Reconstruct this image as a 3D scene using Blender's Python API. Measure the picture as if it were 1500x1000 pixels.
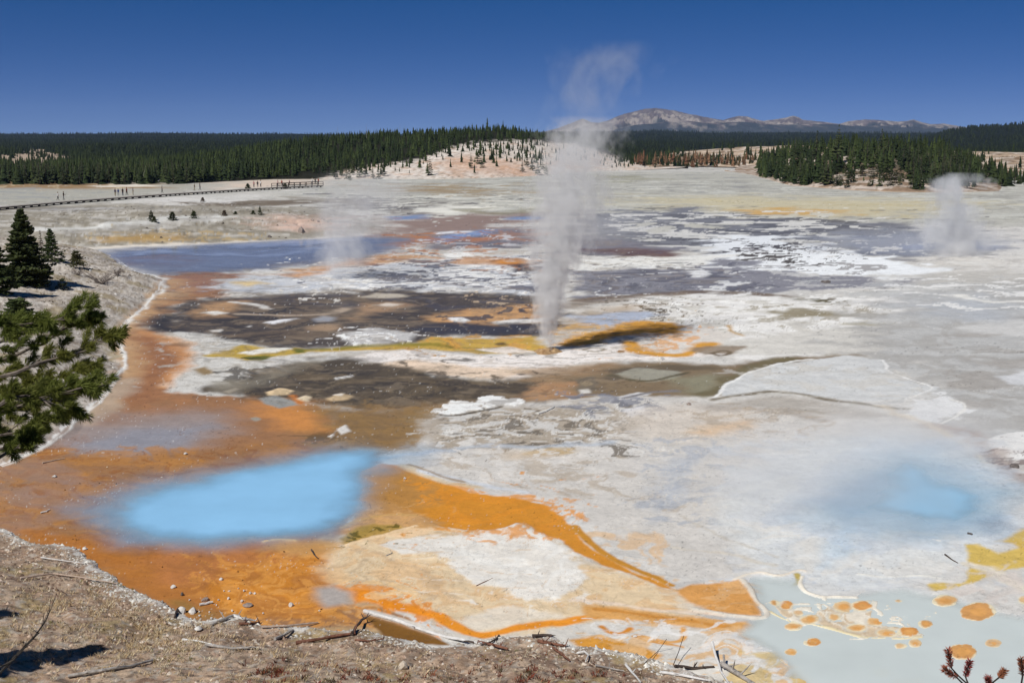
import bpy, bmesh, math, random
import numpy as np
from mathutils import Vector, Matrix, Quaternion

for o in list(bpy.data.objects):
    bpy.data.objects.remove(o, do_unlink=True)
SC = bpy.context.scene
COL = SC.collection

# ------------------------------------------------------------------ camera
CAM_H = 14.0
FOC = 1608.0                       # focal length in photo pixels (1500 wide)
PITCH = math.radians(10.33)
CP, SP = math.cos(PITCH), math.sin(PITCH)
cam_data = bpy.data.cameras.new("camera")
cam_data.sensor_width = 36.0
cam_data.lens = 36.0 * FOC / 1500.0
cam_data.clip_start = 0.1
cam_data.clip_end = 60000.0
cam = bpy.data.objects.new("camera", cam_data)
cam.location = (0, 0, CAM_H)
cam.rotation_euler = (math.pi / 2 - PITCH, 0, 0)
COL.objects.link(cam)
SC.camera = cam

# ------------------------------------------------------------------ sky, sun, exposure
SUN_EL, SUN_AZ = math.radians(50), math.radians(-142)     # azimuth from +Y towards +X
to_sun = Vector((math.sin(SUN_AZ) * math.cos(SUN_EL), math.cos(SUN_AZ) * math.cos(SUN_EL), math.sin(SUN_EL)))
world = bpy.data.worlds.new("World")
SC.world = world
world.use_nodes = True
wt_ = world.node_tree
wt_.nodes.clear()
w_out = wt_.nodes.new("ShaderNodeOutputWorld")
w_bg = wt_.nodes.new("ShaderNodeBackground")
w_sky = wt_.nodes.new("ShaderNodeTexSky")
w_sky.sky_type = 'NISHITA'
w_sky.sun_disc = False
w_sky.sun_elevation = SUN_EL
w_sky.sun_rotation = SUN_AZ
w_sky.altitude = 2300
w_sky.air_density = 0.2
w_sky.dust_density = 0.0
w_sky.ozone_density = 1.0
w_hsv = wt_.nodes.new("ShaderNodeHueSaturation")
w_hsv.inputs['Saturation'].default_value = 1.38
w_hsv.inputs['Hue'].default_value = 0.523
w_hsv.inputs['Value'].default_value = 1.0
wt_.links.new(w_sky.outputs[0], w_hsv.inputs['Color'])
w_gam = wt_.nodes.new("ShaderNodeGamma")
w_gam.inputs['Gamma'].default_value = 0.65
wt_.links.new(w_hsv.outputs[0], w_gam.inputs[0])
wt_.links.new(w_gam.outputs[0], w_bg.inputs[0])
w_bg.inputs[1].default_value = 0.138
wt_.links.new(w_bg.outputs[0], w_out.inputs[0])

sun_data = bpy.data.lights.new("sun", 'SUN')
sun_data.energy = 4.25
sun_data.angle = math.radians(0.5)
sun_data.color = (1.0, 0.98, 0.945)
sun = bpy.data.objects.new("sun", sun_data)
sun.rotation_euler = to_sun.to_track_quat('Z', 'Y').to_euler()
sun.location = to_sun * 50
COL.objects.link(sun)

SC.view_settings.view_transform = 'Standard'
SC.view_settings.look = 'None'
SC.view_settings.exposure = 0.0
SC.view_settings.gamma = 1.0
SC.view_settings.use_curve_mapping = False
SC.render.engine = 'CYCLES'
SC.cycles.max_bounces = 8
SC.cycles.diffuse_bounces = 2
SC.cycles.glossy_bounces = 2
SC.cycles.transmission_bounces = 2
SC.cycles.transparent_max_bounces = 12
SC.cycles.volume_bounces = 3
SC.cycles.volume_step_rate = 0.32
SC.cycles.use_denoising = True

# ------------------------------------------------------------------ helpers
IRR = 1.12                          # sun + sky irradiance / pi on level ground
def lin(c):
    c = np.asarray(c, dtype=np.float64) / 255.0
    return np.where(c <= 0.04045, c / 12.92, ((c + 0.055) / 1.055) ** 2.4)
def alb(c):                         # base colour of a level sunlit surface seen with this sRGB value
    return np.clip(lin(c) / IRR, 0.003, 0.88)

def sstep(a, b, x):
    t = np.clip((x - a) / (b - a + 1e-12), 0, 1)
    return t * t * (3 - 2 * t)

_rng = np.random.RandomState(11)
_PERM = np.concatenate([_rng.permutation(256)] * 3)
_ANG = _rng.rand(256) * 2 * np.pi
_GX, _GY = np.cos(_ANG).astype(np.float32), np.sin(_ANG).astype(np.float32)
def perlin(x, y, seed=0):
    x = np.asarray(x, dtype=np.float32) + np.float32(seed * 17.31)
    y = np.asarray(y, dtype=np.float32) + np.float32(seed * 9.73)
    xi = np.floor(x); yi = np.floor(y)
    xf = x - xi; yf = y - yi
    xi = xi.astype(np.int32) & 255; yi = yi.astype(np.int32) & 255
    u = xf * xf * xf * (xf * (xf * 6 - 15) + 10)
    v = yf * yf * yf * (yf * (yf * 6 - 15) + 10)
    A = _PERM[xi] + yi; B = _PERM[xi + 1] + yi
    def g(h, dx, dy):
        return _GX[h] * dx + _GY[h] * dy
    n00 = g(_PERM[A], xf, yf); n10 = g(_PERM[B], xf - 1, yf)
    n01 = g(_PERM[A + 1], xf, yf - 1); n11 = g(_PERM[B + 1], xf - 1, yf - 1)
    a = n00 + u * (n10 - n00); b = n01 + u * (n11 - n01)
    return (a + v * (b - a)) * 1.5
def fbm(x, y, seed=0, octs=4, gain=0.52):
    t = 0; amp = 1.0; s = 0
    for k in range(octs):
        t = t + amp * perlin(x, y, seed + k * 3)
        s += amp; amp *= gain
        x = x * 2.03; y = y * 2.03
    return t / s * 1.6

# pixel of the photograph <-> place in the world (used to survey the photo, not to draw it)
def ray(u, v):
    xc, yc = (u - 750.0) / FOC, (500.0 - v) / FOC
    return np.array([xc, CP + yc * SP, -SP + yc * CP])
def at(u, v, z=0.0):
    r = ray(u, v)
    t = (z - CAM_H) / r[2]
    return Vector((r[0] * t, r[1] * t, z))
def at_y(u, v, y):
    r = ray(u, v)
    t = y / r[1]
    return Vector((r[0] * t, y, CAM_H + r[2] * t))
def project(x, y, z):
    dz = z - CAM_H
    f = y * CP - dz * SP
    up = y * SP + dz * CP
    return 750 + FOC * x / f, 500 - FOC * up / f
def pts(s):
    return [tuple(float(q) for q in p.split(',')) for p in s.split()]

def tag(o, label=None, cat=None, group=None, kind=None):
    if label: o['label'] = label
    if cat: o['category'] = cat
    if group: o['group'] = group
    if kind: o['kind'] = kind
    return o
def link(o, parent=None):
    COL.objects.link(o)
    if parent is not None: o.parent = parent
    return o
def empty(name, loc=(0, 0, 0), rz=0.0, scale=1.0):
    o = bpy.data.objects.new(name, None)
    o.empty_display_size = 0.2
    o.location = loc
    o.rotation_euler = (0, 0, rz)
    o.scale = (scale,) * 3
    return link(o)

class MB:
    """collects vertices and faces, then becomes ONE mesh"""
    def __init__(s): s.v = []; s.f = []; s.m = []; s.c = []
    def add(s, vs, fs, mi=0, col=None):
        b = len(s.v)
        s.v.extend([tuple(p) for p in vs])
        s.f.extend([tuple(i + b for i in f) for f in fs])
        s.m.extend([mi] * len(fs))
        if col is not None: s.c.extend([col] * len(vs))
    def box(s, c, d, mi=0, rot=None):
        x, y, z = d[0] / 2, d[1] / 2, d[2] / 2
        vs = [Vector(p) for p in ((-x,-y,-z),(x,-y,-z),(x,y,-z),(-x,y,-z),(-x,-y,z),(x,-y,z),(x,y,z),(-x,y,z))]
        if rot is not None: vs = [rot @ p for p in vs]
        vs = [p + Vector(c) for p in vs]
        s.add(vs, [(3,2,1,0),(4,5,6,7),(0,1,5,4),(1,2,6,5),(2,3,7,6),(3,0,4,7)], mi)
    def tube(s, P, R, n=6, mi=0, cap=True, jit=0.0, rnd=None):
        P = [Vector(p) for p in P]
        rings = []
        up = Vector((0.13, 0.21, 1)).normalized()
        for i, p in enumerate(P):
            d = (P[min(i + 1, len(P) - 1)] - P[max(i - 1, 0)])
            if d.length < 1e-9: d = Vector((0, 0, 1))
            d.normalize()
            a = d.cross(up)
            if a.length < 1e-3: a = d.cross(Vector((1, 0, 0)))
            a.normalize(); b = d.cross(a)
            r = R[i] if hasattr(R, '__len__') else R
            ring = []
            for k in range(n):
                t = 2 * math.pi * k / n
                q = r * (1 + (jit * (rnd.random() - .5) if rnd else 0))
                ring.append(p + a * (math.cos(t) * q) + b * (math.sin(t) * q))
            rings.append(ring)
        vs = [q for r in rings for q in r]
        fs = []
        for i in range(len(P) - 1):
            for k in range(n):
                k2 = (k + 1) % n
                fs.append((i*n+k, i*n+k2, (i+1)*n+k2, (i+1)*n+k))
        if cap:
            fs.append(tuple(range(n - 1, -1, -1)))
            fs.append(tuple((len(P) - 1) * n + k for k in range(n)))
        s.add(vs, fs, mi)
    def mesh(s, name, mats=(), smooth=False):
        me = bpy.data.meshes.new(name)
        me.from_pydata(s.v, [], s.f)
        for m in mats: me.materials.append(m)
        if len(mats) > 1: me.polygons.foreach_set('material_index', s.m)
        if s.c:
            at_ = me.attributes.new('col', 'FLOAT_COLOR', 'POINT')
            at_.data.foreach_set('color', np.c_[np.array(s.c, dtype=np.float32), np.ones(len(s.c), np.float32)].ravel())
        if smooth: me.polygons.foreach_set('use_smooth', [True] * len(s.f))
        me.update()
        return me
    def build(s, name, mats=(), parent=None, smooth=False):
        if not isinstance(mats, (list, tuple)): mats = [mats]
        return link(bpy.data.objects.new(name, s.mesh(name, mats, smooth)), parent)

def np_mesh(name, V, F, mats=(), attrs=None, smooth=True):
    """V (n,3), F (m,k) arrays -> mesh with point attributes"""
    me = bpy.data.meshes.new(name)
    V = np.ascontiguousarray(V, dtype=np.float32); F = np.ascontiguousarray(F, dtype=np.int32)
    me.vertices.add(len(V)); me.vertices.foreach_set('co', V.ravel())
    k = F.shape[1]
    me.loops.add(F.size); me.loops.foreach_set('vertex_index', F.ravel())
    me.polygons.add(len(F))
    me.polygons.foreach_set('loop_start', np.arange(0, F.size, k, dtype=np.int32))
    me.polygons.foreach_set('loop_total', np.full(len(F), k, dtype=np.int32))
    if smooth: me.polygons.foreach_set('use_smooth', np.ones(len(F), dtype=bool))
    for n_, a in (attrs or {}).items():
        if a.ndim == 2:
            at_ = me.attributes.new(n_, 'FLOAT_COLOR', 'POINT')
            at_.data.foreach_set('color', np.c_[a, np.ones(len(a))].astype(np.float32).ravel())
        else:
            at_ = me.attributes.new(n_, 'FLOAT', 'POINT')
            at_.data.foreach_set('value', a.astype(np.float32))
    for m in mats: me.materials.append(m)
    me.update(calc_edges=True)
    return me
def grid_faces(nr, nc, keep=None):
    i = np.arange(nr * nc).reshape(nr, nc)
    F = np.stack([i[:-1, :-1], i[:-1, 1:], i[1:, 1:], i[1:, :-1]], -1).reshape(-1, 4)
    return F if keep is None else F[keep]

# ------------------------------------------------------------------ materials
class NT:
    def __init__(s, name):
        s.mat = bpy.data.materials.new(name); s.mat.use_nodes = True
        s.t = s.mat.node_tree; s.t.nodes.clear()
        s.out = s.n('ShaderNodeOutputMaterial')
    def n(s, ty, **kw):
        nd = s.t.nodes.new(ty)
        for k, v in kw.items(): setattr(nd, k, v)
        return nd
    def l(s, a, b): s.t.links.new(a, b)
    def val(s, nd, key, v): nd.inputs[key].default_value = v
    def noise(s, vec, scale, detail=4, rough=.55, dist=0.0):
        nd = s.n('ShaderNodeTexNoise'); nd.inputs['Scale'].default_value = scale
        nd.inputs['Detail'].default_value = detail; nd.inputs['Roughness'].default_value = rough
        nd.inputs['Distortion'].default_value = dist
        if vec is not None: s.l(vec, nd.inputs['Vector'])
        return nd.outputs['Fac']
    def maprange(s, x, a, b, c, d, clamp=True):
        nd = s.n('ShaderNodeMapRange'); nd.clamp = clamp
        for k, v in zip(('From Min', 'From Max', 'To Min', 'To Max'), (a, b, c, d)): nd.inputs[k].default_value = v
        s.l(x, nd.inputs['Value']); return nd.outputs['Result']
    def math(s, op, a, b=None, c=None):
        nd = s.n('ShaderNodeMath', operation=op)
        for i, x in enumerate((a, b, c)):
            if x is None: continue
            if isinstance(x, (int, float)): nd.inputs[i].default_value = x
            else: s.l(x, nd.inputs[i])
        return nd.outputs[0]
    def mix(s, fac, a, b, blend='MIX'):
        nd = s.n('ShaderNodeMix', data_type='RGBA', blend_type=blend)
        for x, i in ((fac, 0), (a, 6), (b, 7)):
            if isinstance(x, (int, float)): nd.inputs[i].default_value = x
            elif isinstance(x, (tuple, list, np.ndarray)): nd.inputs[i].default_value = tuple(x)[:3] + (1,)
            else: s.l(x, nd.inputs[i])
        return nd.outputs[2]
    def attr(s, name):
        return s.n('ShaderNodeAttribute', attribute_name=name)
    def pos(s): return s.n('ShaderNodeNewGeometry').outputs['Position']
    def obj(s): return s.n('ShaderNodeTexCoord').outputs['Object']
    def bump(s, h, strength, dist):
        nd = s.n('ShaderNodeBump'); nd.inputs['Strength'].default_value = strength; nd.inputs['Distance'].default_value = dist
        s.l(h, nd.inputs['Height']); return nd.outputs[0]
    def bsdf(s, col=None, rough=.8, spec=.3):
        b = s.n('ShaderNodeBsdfPrincipled')
        b.inputs['Roughness'].default_value = rough if isinstance(rough, (int, float)) else .8
        if not isinstance(rough, (int, float)): s.l(rough, b.inputs['Roughness'])
        b.inputs['Specular IOR Level'].default_value = spec
        if col is not None:
            if isinstance(col, (tuple, list, np.ndarray)): b.inputs['Base Color'].default_value = tuple(col)[:3] + (1,)
            else: s.l(col, b.inputs['Base Color'])
        s.l(b.outputs[0], s.out.inputs[0])
        return b
def simple_mat(name, c1, c2, scale=3.0, rough=.8, spec=.2, obj=True, bump=0.0, bscale=None, lo=.3, hi=.7):
    m = NT(name)
    p = m.obj() if obj else m.pos()
    f = m.maprange(m.noise(p, scale, 5, .6), lo, hi, 0, 1)
    b = m.bsdf(m.mix(f, c1, c2), rough, spec)
    if bump: m.l(m.bump(m.noise(p, bscale or scale * 3, 4), .7, bump), b.inputs['Normal'])
    return m.mat
# ------------------------------------------------------------------ terrain heights
def sdf_poly(px, py, P, closed=True):
    """signed distance, positive inside"""
    P = np.asarray(P, dtype=np.float64)
    n = len(P)
    d2 = np.full(px.shape, 1e18); ins = np.zeros(px.shape, dtype=bool)
    for i in range(n if closed else n - 1):
        ax, ay = P[i]; bx, by = P[(i + 1) % n]
        ex, ey = bx - ax, by - ay
        wx, wy = px - ax, py - ay
        L = ex * ex + ey * ey + 1e-12
        t = np.clip((wx * ex + wy * ey) / L, 0, 1)
        dx, dy = wx - ex * t, wy - ey * t
        d2 = np.minimum(d2, dx * dx + dy * dy)
        if closed:
            c = ((ay > py) != (by > py)) & (px < (bx - ax) * (py - ay) / (by - ay + 1e-18) + ax)
            ins ^= c
    d = np.sqrt(d2)
    return np.where(ins, d, -d) if closed else d

def world_poly(s):
    return [(lambda q: (q.x, q.y))(at(u, v)) for u, v in pts(s)]
KNOLL = world_poly("240,411 232,426 212,450 186,470 166,492 184,520 183,536 170,556 140,590 108,622 60,660 0,682 -120,730 -420,700 -600,480 -300,362 -60,362 60,366 110,365 150,370 172,380 188,392 205,401")
DOME = world_poly("62,362 130,361 200,359 280,357 370,354 450,350 520,344 552,337 556,331 500,318 430,307 380,302 250,301 110,308 20,322 -60,334 -120,340 -120,356 -60,366")
BANK = world_poly("-2200,640 -1000,690 -300,720 -120,745 0,779 30,786 58,798 85,800 112,805 140,822 165,846 190,862 225,880 262,892 285,912 320,912 352,906 385,914 430,918 505,922 545,922 580,936 640,947 690,944 735,934 765,934 800,930 840,945 880,955 930,962 965,972 1000,980 1040,992 1080,1004 1160,1030 1300,1080 1500,1120 1900,1180 1900,2600 -6000,2600 -3000,1000")

def macro(x, y):
    x = np.asarray(x, dtype=np.float64); y = np.asarray(y, dtype=np.float64)
    sk = sdf_poly(x, y, KNOLL) + 1.2 * fbm(x / 9, y / 9, 5, 3)
    zk = np.where(sk > 0, 4.2 * (1 - np.exp(-np.maximum(sk, 0) * 0.36 / 4.2)), 0)
    zk = zk * (1 + 0.10 * fbm(x / 5, y / 5, 8, 3)) + 0.07 * fbm(x / 1.3, y / 1.3, 9, 3) * sstep(0, 1.5, sk)
    sd = sdf_poly(x, y, DOME) + 3.0 * fbm(x / 22, y / 22, 6, 3)
    zd = np.where(sd > 0, 3.0 * (1 - np.exp(-np.maximum(sd, 0) * 0.15 / 3.0)), 0)
    zd = zd * (1 + 0.30 * fbm(x / 16, y / 16, 7, 3)) + (.22 * fbm(x / 6, y / 6, 12, 3) - .25 * sstep(.12, .0, np.abs(fbm(x / 15, y / 15, 13, 3)))) * sstep(0, 4, sd)
    far = sstep(480, 640, y) * 1.0
    return np.maximum(zk, zd) - far
def bank_z(x, y, fine=True):
    x = np.asarray(x, dtype=np.float64); y = np.asarray(y, dtype=np.float64)
    s = sdf_poly(x, y, BANK)
    if fine: s = s + 0.28 * fbm(x / 1.7, y / 1.7, 15, 4)
    z = np.where(s > 0, 0.19 * s + 0.42 * np.maximum(s - 8.5, 0), 0.5 * s)
    z = np.where(s < -1.2, -0.6, z)
    if fine:
        m = sstep(0.0, 1.2, s)
        z = z + m * (0.16 * fbm(x / 2.6, y / 2.6, 18, 3) + 0.05 * fbm(x / .55, y / .55, 19, 3)) + 0.10 * sstep(0, .25, s) * (1 - sstep(.3, 1.0, s))
    return z
def ground_z(x, y):
    return np.maximum(macro(x, y), bank_z(x, y)) + 0.04
def hit(u, v, zf=None, y0=6.0, y1=620.0):
    zf = zf or ground_z
    r = ray(u, v)
    ys = np.geomspace(y0, y1, 1500)
    t = ys / r[1]
    xs = r[0] * t; zs = CAM_H + r[2] * t
    g = zf(xs, ys)
    k = np.argmax(zs <= g)
    if not (zs <= g).any(): return None
    return Vector((xs[k], ys[k], g[k]))

# ------------------------------------------------------------------ mineral colours of the basin floor
class Paint:
    """lays mats, crusts and stains over points of the basin floor; every edge is broken by noise that lives on the ground"""
    def __init__(s, u, v, base):
        s.n = u.size
        v = np.maximum(v, 214.0)
        yc = (500 - v) / FOC
        t = -CAM_H / (-SP + yc * CP)
        y = t * (CP + yc * SP)
        x = (u - 750) / FOC * t
        s.wx, s.wy = x, y
        s.a = FOC * x / y; s.b = FOC * np.log(y / 50.0)
        s.k = y / CAM_H
        # slow swirls, as water left them
        s.sa = s.a + 70 * fbm(s.a / 190, s.b / 190, 601, 3) + 18 * fbm(s.a / 45, s.b / 45, 603, 2)
        s.sb = s.b + 70 * fbm(s.a / 190, s.b / 190, 602, 3) + 18 * fbm(s.a / 45, s.b / 45, 604, 2)
        s.col = np.tile(alb(base).astype(np.float32), (s.n, 1))
        s.h = np.zeros(s.n, np.float32); s.w = np.zeros(s.n, np.float32)
        s.seed = 0
    def P2(s, P):
        P = np.asarray(P, dtype=np.float64)
        v = np.maximum(P[:, 1], 214.0)
        yc = (500 - v) / FOC
        t = -CAM_H / (-SP + yc * CP)
        y = t * (CP + yc * SP); x = (P[:, 0] - 750) / FOC * t
        return np.c_[FOC * x / y, FOC * np.log(y / 50.0)]
    def box(s, Q, mpx):
        lo, hi = Q.min(0), Q.max(0)
        m = mpx * s.k
        return np.nonzero((s.a > lo[0] - m) & (s.a < hi[0] + m) & (s.b > lo[1] - m) & (s.b < hi[1] + m))[0]
    def put(s, i, m, c, h, wt):
        m = m.astype(np.float32)
        if c is not None:
            s.col[i] += m[:, None] * (alb(c).astype(np.float32) - s.col[i])
        if h is not None: s.h[i] += m * (h - s.h[i])
        if wt is not None: s.w[i] += m * (wt - s.w[i])
    def P(s, P, c, f=1.5, w=3.0, sc=60, al=1.0, h=None, wt=None, octs=4, asp=1.0):
        """a patch: outline in photo pixels; f feather, w raggedness (photo pixels, vertical)"""
        s.seed += 1
        Q = s.P2(pts(P)); i = s.box(Q, f + w * 1.3)
        if not len(i): return
        a, b, k = s.a[i], s.b[i], s.k[i]
        sd = sdf_poly(a, b, Q) / k
        if w: sd = sd + w * fbm(a / (sc * asp), b / sc, s.seed, octs)
        s.put(i, sstep(-f, f, sd) * al, c, h, wt)
    def N(s, P, c, thr=0.1, sc=40, soft=.12, f=6, w=4, al=1.0, h=None, wt=None, octs=4, asp=1.0):
        """broken patches inside an outline"""
        s.seed += 1
        Q = s.P2(pts(P)); i = s.box(Q, f + w)
        if not len(i): return
        a, b, k = s.a[i], s.b[i], s.k[i]
        sd = sdf_poly(a, b, Q) / k + w * fbm(a / 70, b / 70, s.seed + 50, 3)
        m = sstep(-f, f, sd)
        nz = fbm(s.sa[i] / (sc * asp), s.sb[i] / sc, s.seed, octs, .58) - (1 - m) * .6
        s.put(i, sstep(thr - soft, thr + soft, nz) * al, c, h, wt)
    def S(s, P, wd, c, f=1.0, w=1.0, sc=40, al=1.0, h=None, wt=None):
        """a band along a line; widths in photo pixels"""
        s.seed += 1
        P = pts(P)
        # round the line
        for _ in range(2):
            R = [P[0]]
            for p, q in zip(P[:-1], P[1:]):
                R += [(p[0]*.75+q[0]*.25, p[1]*.75+q[1]*.25), (p[0]*.25+q[0]*.75, p[1]*.25+q[1]*.75)]
            P = R + [P[-1]]
        Q = s.P2(P); i = s.box(Q, wd + f + w * 1.3)
        if not len(i): return
        a, b, k = s.a[i], s.b[i], s.k[i]
        # wander the line a little
        wa = w * 1.2 * k * fbm(a / (sc * 2), b / (sc * 2), s.seed + 31, 3)
        wb = w * 1.2 * k * fbm(a / (sc * 2), b / (sc * 2), s.seed + 77, 3)
        sd = wd / 2 - sdf_poly(a + wa, b + wb, Q, closed=False) / k + w * .5 * fbm(a / sc, b / sc, s.seed, 4)
        s.put(i, sstep(-f, f, sd) * al, c, h, wt)
    def V(s, P, c, sc=60, wd=.035, f=6, al=.6, h=None, octs=4, asp=1.0):
        """thin rims and cracks following level lines of noise"""
        s.seed += 1
        Q = s.P2(pts(P)); i = s.box(Q, f)
        if not len(i): return
        a, b, k = s.a[i], s.b[i], s.k[i]
        m = sstep(-f, f, sdf_poly(a, b, Q) / k)
        nz = np.abs(fbm(s.sa[i] / (sc * asp), s.sb[i] / sc, s.seed, octs))
        fade = sstep(-.2, .25, fbm(a / (sc * 2.5), b / (sc * 2.5), s.seed + 91, 2))
        s.put(i, m * (1 - sstep(0, wd, nz)) * al * fade, c, h, None)
    def E(s, u, v, rx, ry, c, f=.6, w=.8, **kw):
        P = ' '.join('%.1f,%.1f' % (u + rx * math.cos(t), v + ry * math.sin(t)) for t in np.linspace(0, 2 * np.pi, 25)[:-1])
        s.P(P, c, f=f, w=w, sc=26, **kw)

WHITE = (232, 231, 227); PALE = (212, 210, 205); GREY = (190, 188, 184); FLAT = (168, 166, 162)
CREAM = (222, 205, 178); PEACH = (216, 180, 138); TAN = (188, 150, 108); ORANGE = (204, 128, 48); DEEP = (196, 104, 34)
RUST = (166, 112, 78); BROWN = (128, 103, 72); DKBROWN = (78, 68, 56); CHAR = (66, 62, 62); SLATE = (112, 112, 118)
OLIVE = (124, 108, 52); YELL = (168, 146, 66); BLUEG = (160, 170, 186); MILK = (192, 203, 202); LILAC = (150, 146, 156)
SAND = (176, 158, 136); SNOW = (242, 241, 238)

def paint_floor(p):
    P, N, S, V, E = p.P, p.N, p.S, p.V, p.E
    ALL = "-500,226 2000,226 2000,1200 -500,1200"
    RIGHT = "820,300 1600,250 1700,640 1480,640 1380,620 1060,600 1000,470 900,420 820,380"
    # --- general mottling of the sinter floor
    N(ALL, PALE, thr=.05, sc=150, soft=.5, al=.7)
    N(ALL, (198, 193, 185), thr=.15, sc=90, soft=.3, al=.5)
    N(ALL, (166, 163, 160), thr=.35, sc=60, soft=.2, al=.45, asp=1.5)
    N(ALL, (216, 213, 207), thr=.12, sc=14, soft=.25, al=.4, asp=3.5)
    N(ALL, (176, 171, 165), thr=.2, sc=12, soft=.25, al=.3, asp=4)
    # --- far flats
    P("400,250 1600,250 1600,330 1100,330 800,318 480,300 400,285", (172, 171, 162), f=8, w=6, al=.9)
    N("430,262 1600,262 1600,330 860,335 560,300", (150, 148, 143), thr=.12, sc=60, soft=.2, al=.6, asp=1.3)
    N("430,262 1600,262 1600,330 860,320 560,300", (198, 198, 190), thr=.18, sc=60, soft=.2, al=.75, asp=1.2)
    P("940,290 1060,288 1300,291 1420,298 1310,318 1100,318 980,306", (196, 187, 158), f=6, w=6, al=.85)
    N("1000,288 1450,292 1350,322 1060,318", (188, 176, 140), thr=.2, sc=50, al=.6)
    P("1092,308 1140,305 1200,308 1240,313 1180,316 1110,314", (198, 156, 88), f=3, w=4, al=.85)
    P("870,258 905,256 945,262 900,266", (150, 148, 128), f=2, w=3, al=.9)
    N("960,250 1120,256 1110,285 900,280", (140, 140, 140), thr=.2, sc=60, soft=.12, al=.6)
    P("-300,262 30,258 100,263 220,266 330,262 420,266 300,282 120,300 -40,304 -300,330", (170, 168, 158), f=4, w=3)
    P("-60,256 40,258 120,268 228,268 226,276 120,277 20,277 -60,274", (150, 122, 88), f=2, w=2, al=.95)
    N("-60,256 60,256 100,272 -60,276", (206, 190, 160), thr=.1, sc=40, al=.8)
    P("150,270 205,268 212,273 160,274", (222, 214, 200), f=1, w=1.5)
    N("-60,276 90,276 140,290 20,300 -60,303", (150, 152, 152), thr=.05, sc=60, soft=.2, al=.7)
    P("330,266 400,262 470,260 480,270 400,274 330,278", (206, 190, 174), f=2, w=2)
    # dark wet strips behind the mound
    P("30,303 90,303 160,304 230,305 120,309 50,309", (118, 118, 124), f=1.2, w=1.5, al=.9, wt=.8)
    P("270,297 330,297 400,293 470,294 476,299 420,301 300,303", (110, 98, 84), f=1.2, w=2, al=.95)
    P("440,289 520,292 560,297 470,297", (130, 120, 105), f=1.2, w=2, al=.7)
    # --- pale mound
    P("-60,304 100,301 200,298 300,302 440,303 555,320 555,338 450,352 280,358 60,366 -60,366", (154, 148, 136), f=2, w=2)
    N("-60,304 100,302 300,302 520,312 555,338 280,358 -60,366", (132, 125, 112), thr=.02, sc=45, soft=.2, al=.8)
    N("-60,304 100,302 300,302 520,312 555,338 280,358 -60,366", (188, 184, 177), thr=.2, sc=60, soft=.2, al=.8)
    S("60,336 130,336 200,327 290,318", 4, (212, 212, 208), f=2, w=3, al=.9)
    S("100,342 170,336 240,325 300,320", 3, (172, 168, 162), f=2, w=2, al=.8)
    P("135,347 150,343 170,346 240,342 262,350 220,355 150,354", (170, 138, 84), f=3, w=4, al=.85)
    N("150,340 380,338 370,356 150,360", (176, 152, 108), thr=.15, sc=30, al=.7)
    P("400,322 430,316 470,318 480,332 440,338 400,335", (214, 180, 162), f=5, w=4, al=.8)
    S("90,368 140,363 210,360 285,357.5 370,355 450,351 530,345", 2.4, (220, 212, 200), f=.8, w=.8)
    # --- reddish wet ground in the back
    P("500,350 560,338 580,316 690,313 795,314 800,350 640,356 540,372 470,376", (146, 126, 116), f=5, w=5, wt=.4)
    P("490,291 560,291 650,299 640,314 560,316 500,305", (142, 136, 128), f=3, w=4, al=.9, wt=.5)
    N("480,285 700,290 690,315 500,315", (100, 96, 92), thr=.12, sc=50, al=.8, wt=.6)
    N("480,285 800,285 800,318 560,315", (206, 204, 194), thr=.1, sc=55, soft=.1, al=.9)
    P("606,306 660,302 728,303 700,309 655,314 620,311", (222, 220, 210), f=1.5, w=2.5)
    P("583,274 640,271 705,278 700,285 600,280", (148, 128, 98), f=3, w=4, al=.85)
    N("590,268 800,268 800,292 600,292", (158, 140, 112), thr=.22, sc=50, al=.7)
    S("690,308 740,314 795,306", 3, (120, 112, 80), f=1, w=2, al=.6)
    P("576,318 618,315 622,320 580,322", (130, 148, 182), f=1.2, w=1, wt=1)
    P("750,318 790,316 792,322 752,322", (126, 146, 184), f=1.2, w=1, wt=1)
    P("722,328 800,326 800,332 724,333", (200, 196, 190), f=1, w=1.5)
    P("690,338 740,335 795,338 795,362 640,366 640,350", (124, 120, 124), f=3, w=4, wt=.9)
    P("626,350 680,342 718,336 722,341 680,350 640,354", (136, 156, 194), f=1.5, w=1.5, wt=1)
    P("637,341 690,338 696,340 640,343", (226, 226, 228), f=.7, w=1)
    S("560,358 640,352 720,352 790,342", 5, (168, 122, 88), f=2, w=3, al=.8)
    N("560,345 800,335 800,372 600,376", (206, 204, 204), thr=.28, sc=40, soft=.06, al=.9, h=.06)
    N("520,345 800,330 800,380 560,380", (178, 120, 76), thr=.2, sc=50, soft=.15, al=.8)
    # --- back pool (its water sheet lies on top)
    P("150,376 170,366 285,360 450,353 540,347 600,352 560,372 480,386 360,398 290,404 230,404 190,396", (138, 140, 150), f=3, w=3, h=-.05, wt=.2)
    P("160,376 230,372 300,380 260,388 190,386", (146, 128, 122), f=4, w=3, wt=.4)
    # --- orange run-off along the left, down to the bank
    P("232,404 300,400 350,402 322,418 330,430 260,450 215,482 240,490 275,520 265,548 236,574 300,578 390,586 470,596 500,640 480,655 "
      "560,664 540,690 530,735 505,770 500,790 470,830 480,860 520,875 600,905 640,935 600,940 545,930 430,930 330,930 270,905 200,870 130,830 "
      "60,806 -40,800 -200,780 -300,700 -60,690 60,660 110,622 140,592 172,556 186,536 186,520 168,492 188,470 214,450 234,426 242,410",
      (154, 113, 78), f=2, w=4, h=-.03, wt=.6)
    P("240,404 300,404 350,404 330,420 290,432 255,425", (150, 112, 92), f=5, w=5, wt=.8, al=.8)
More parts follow.
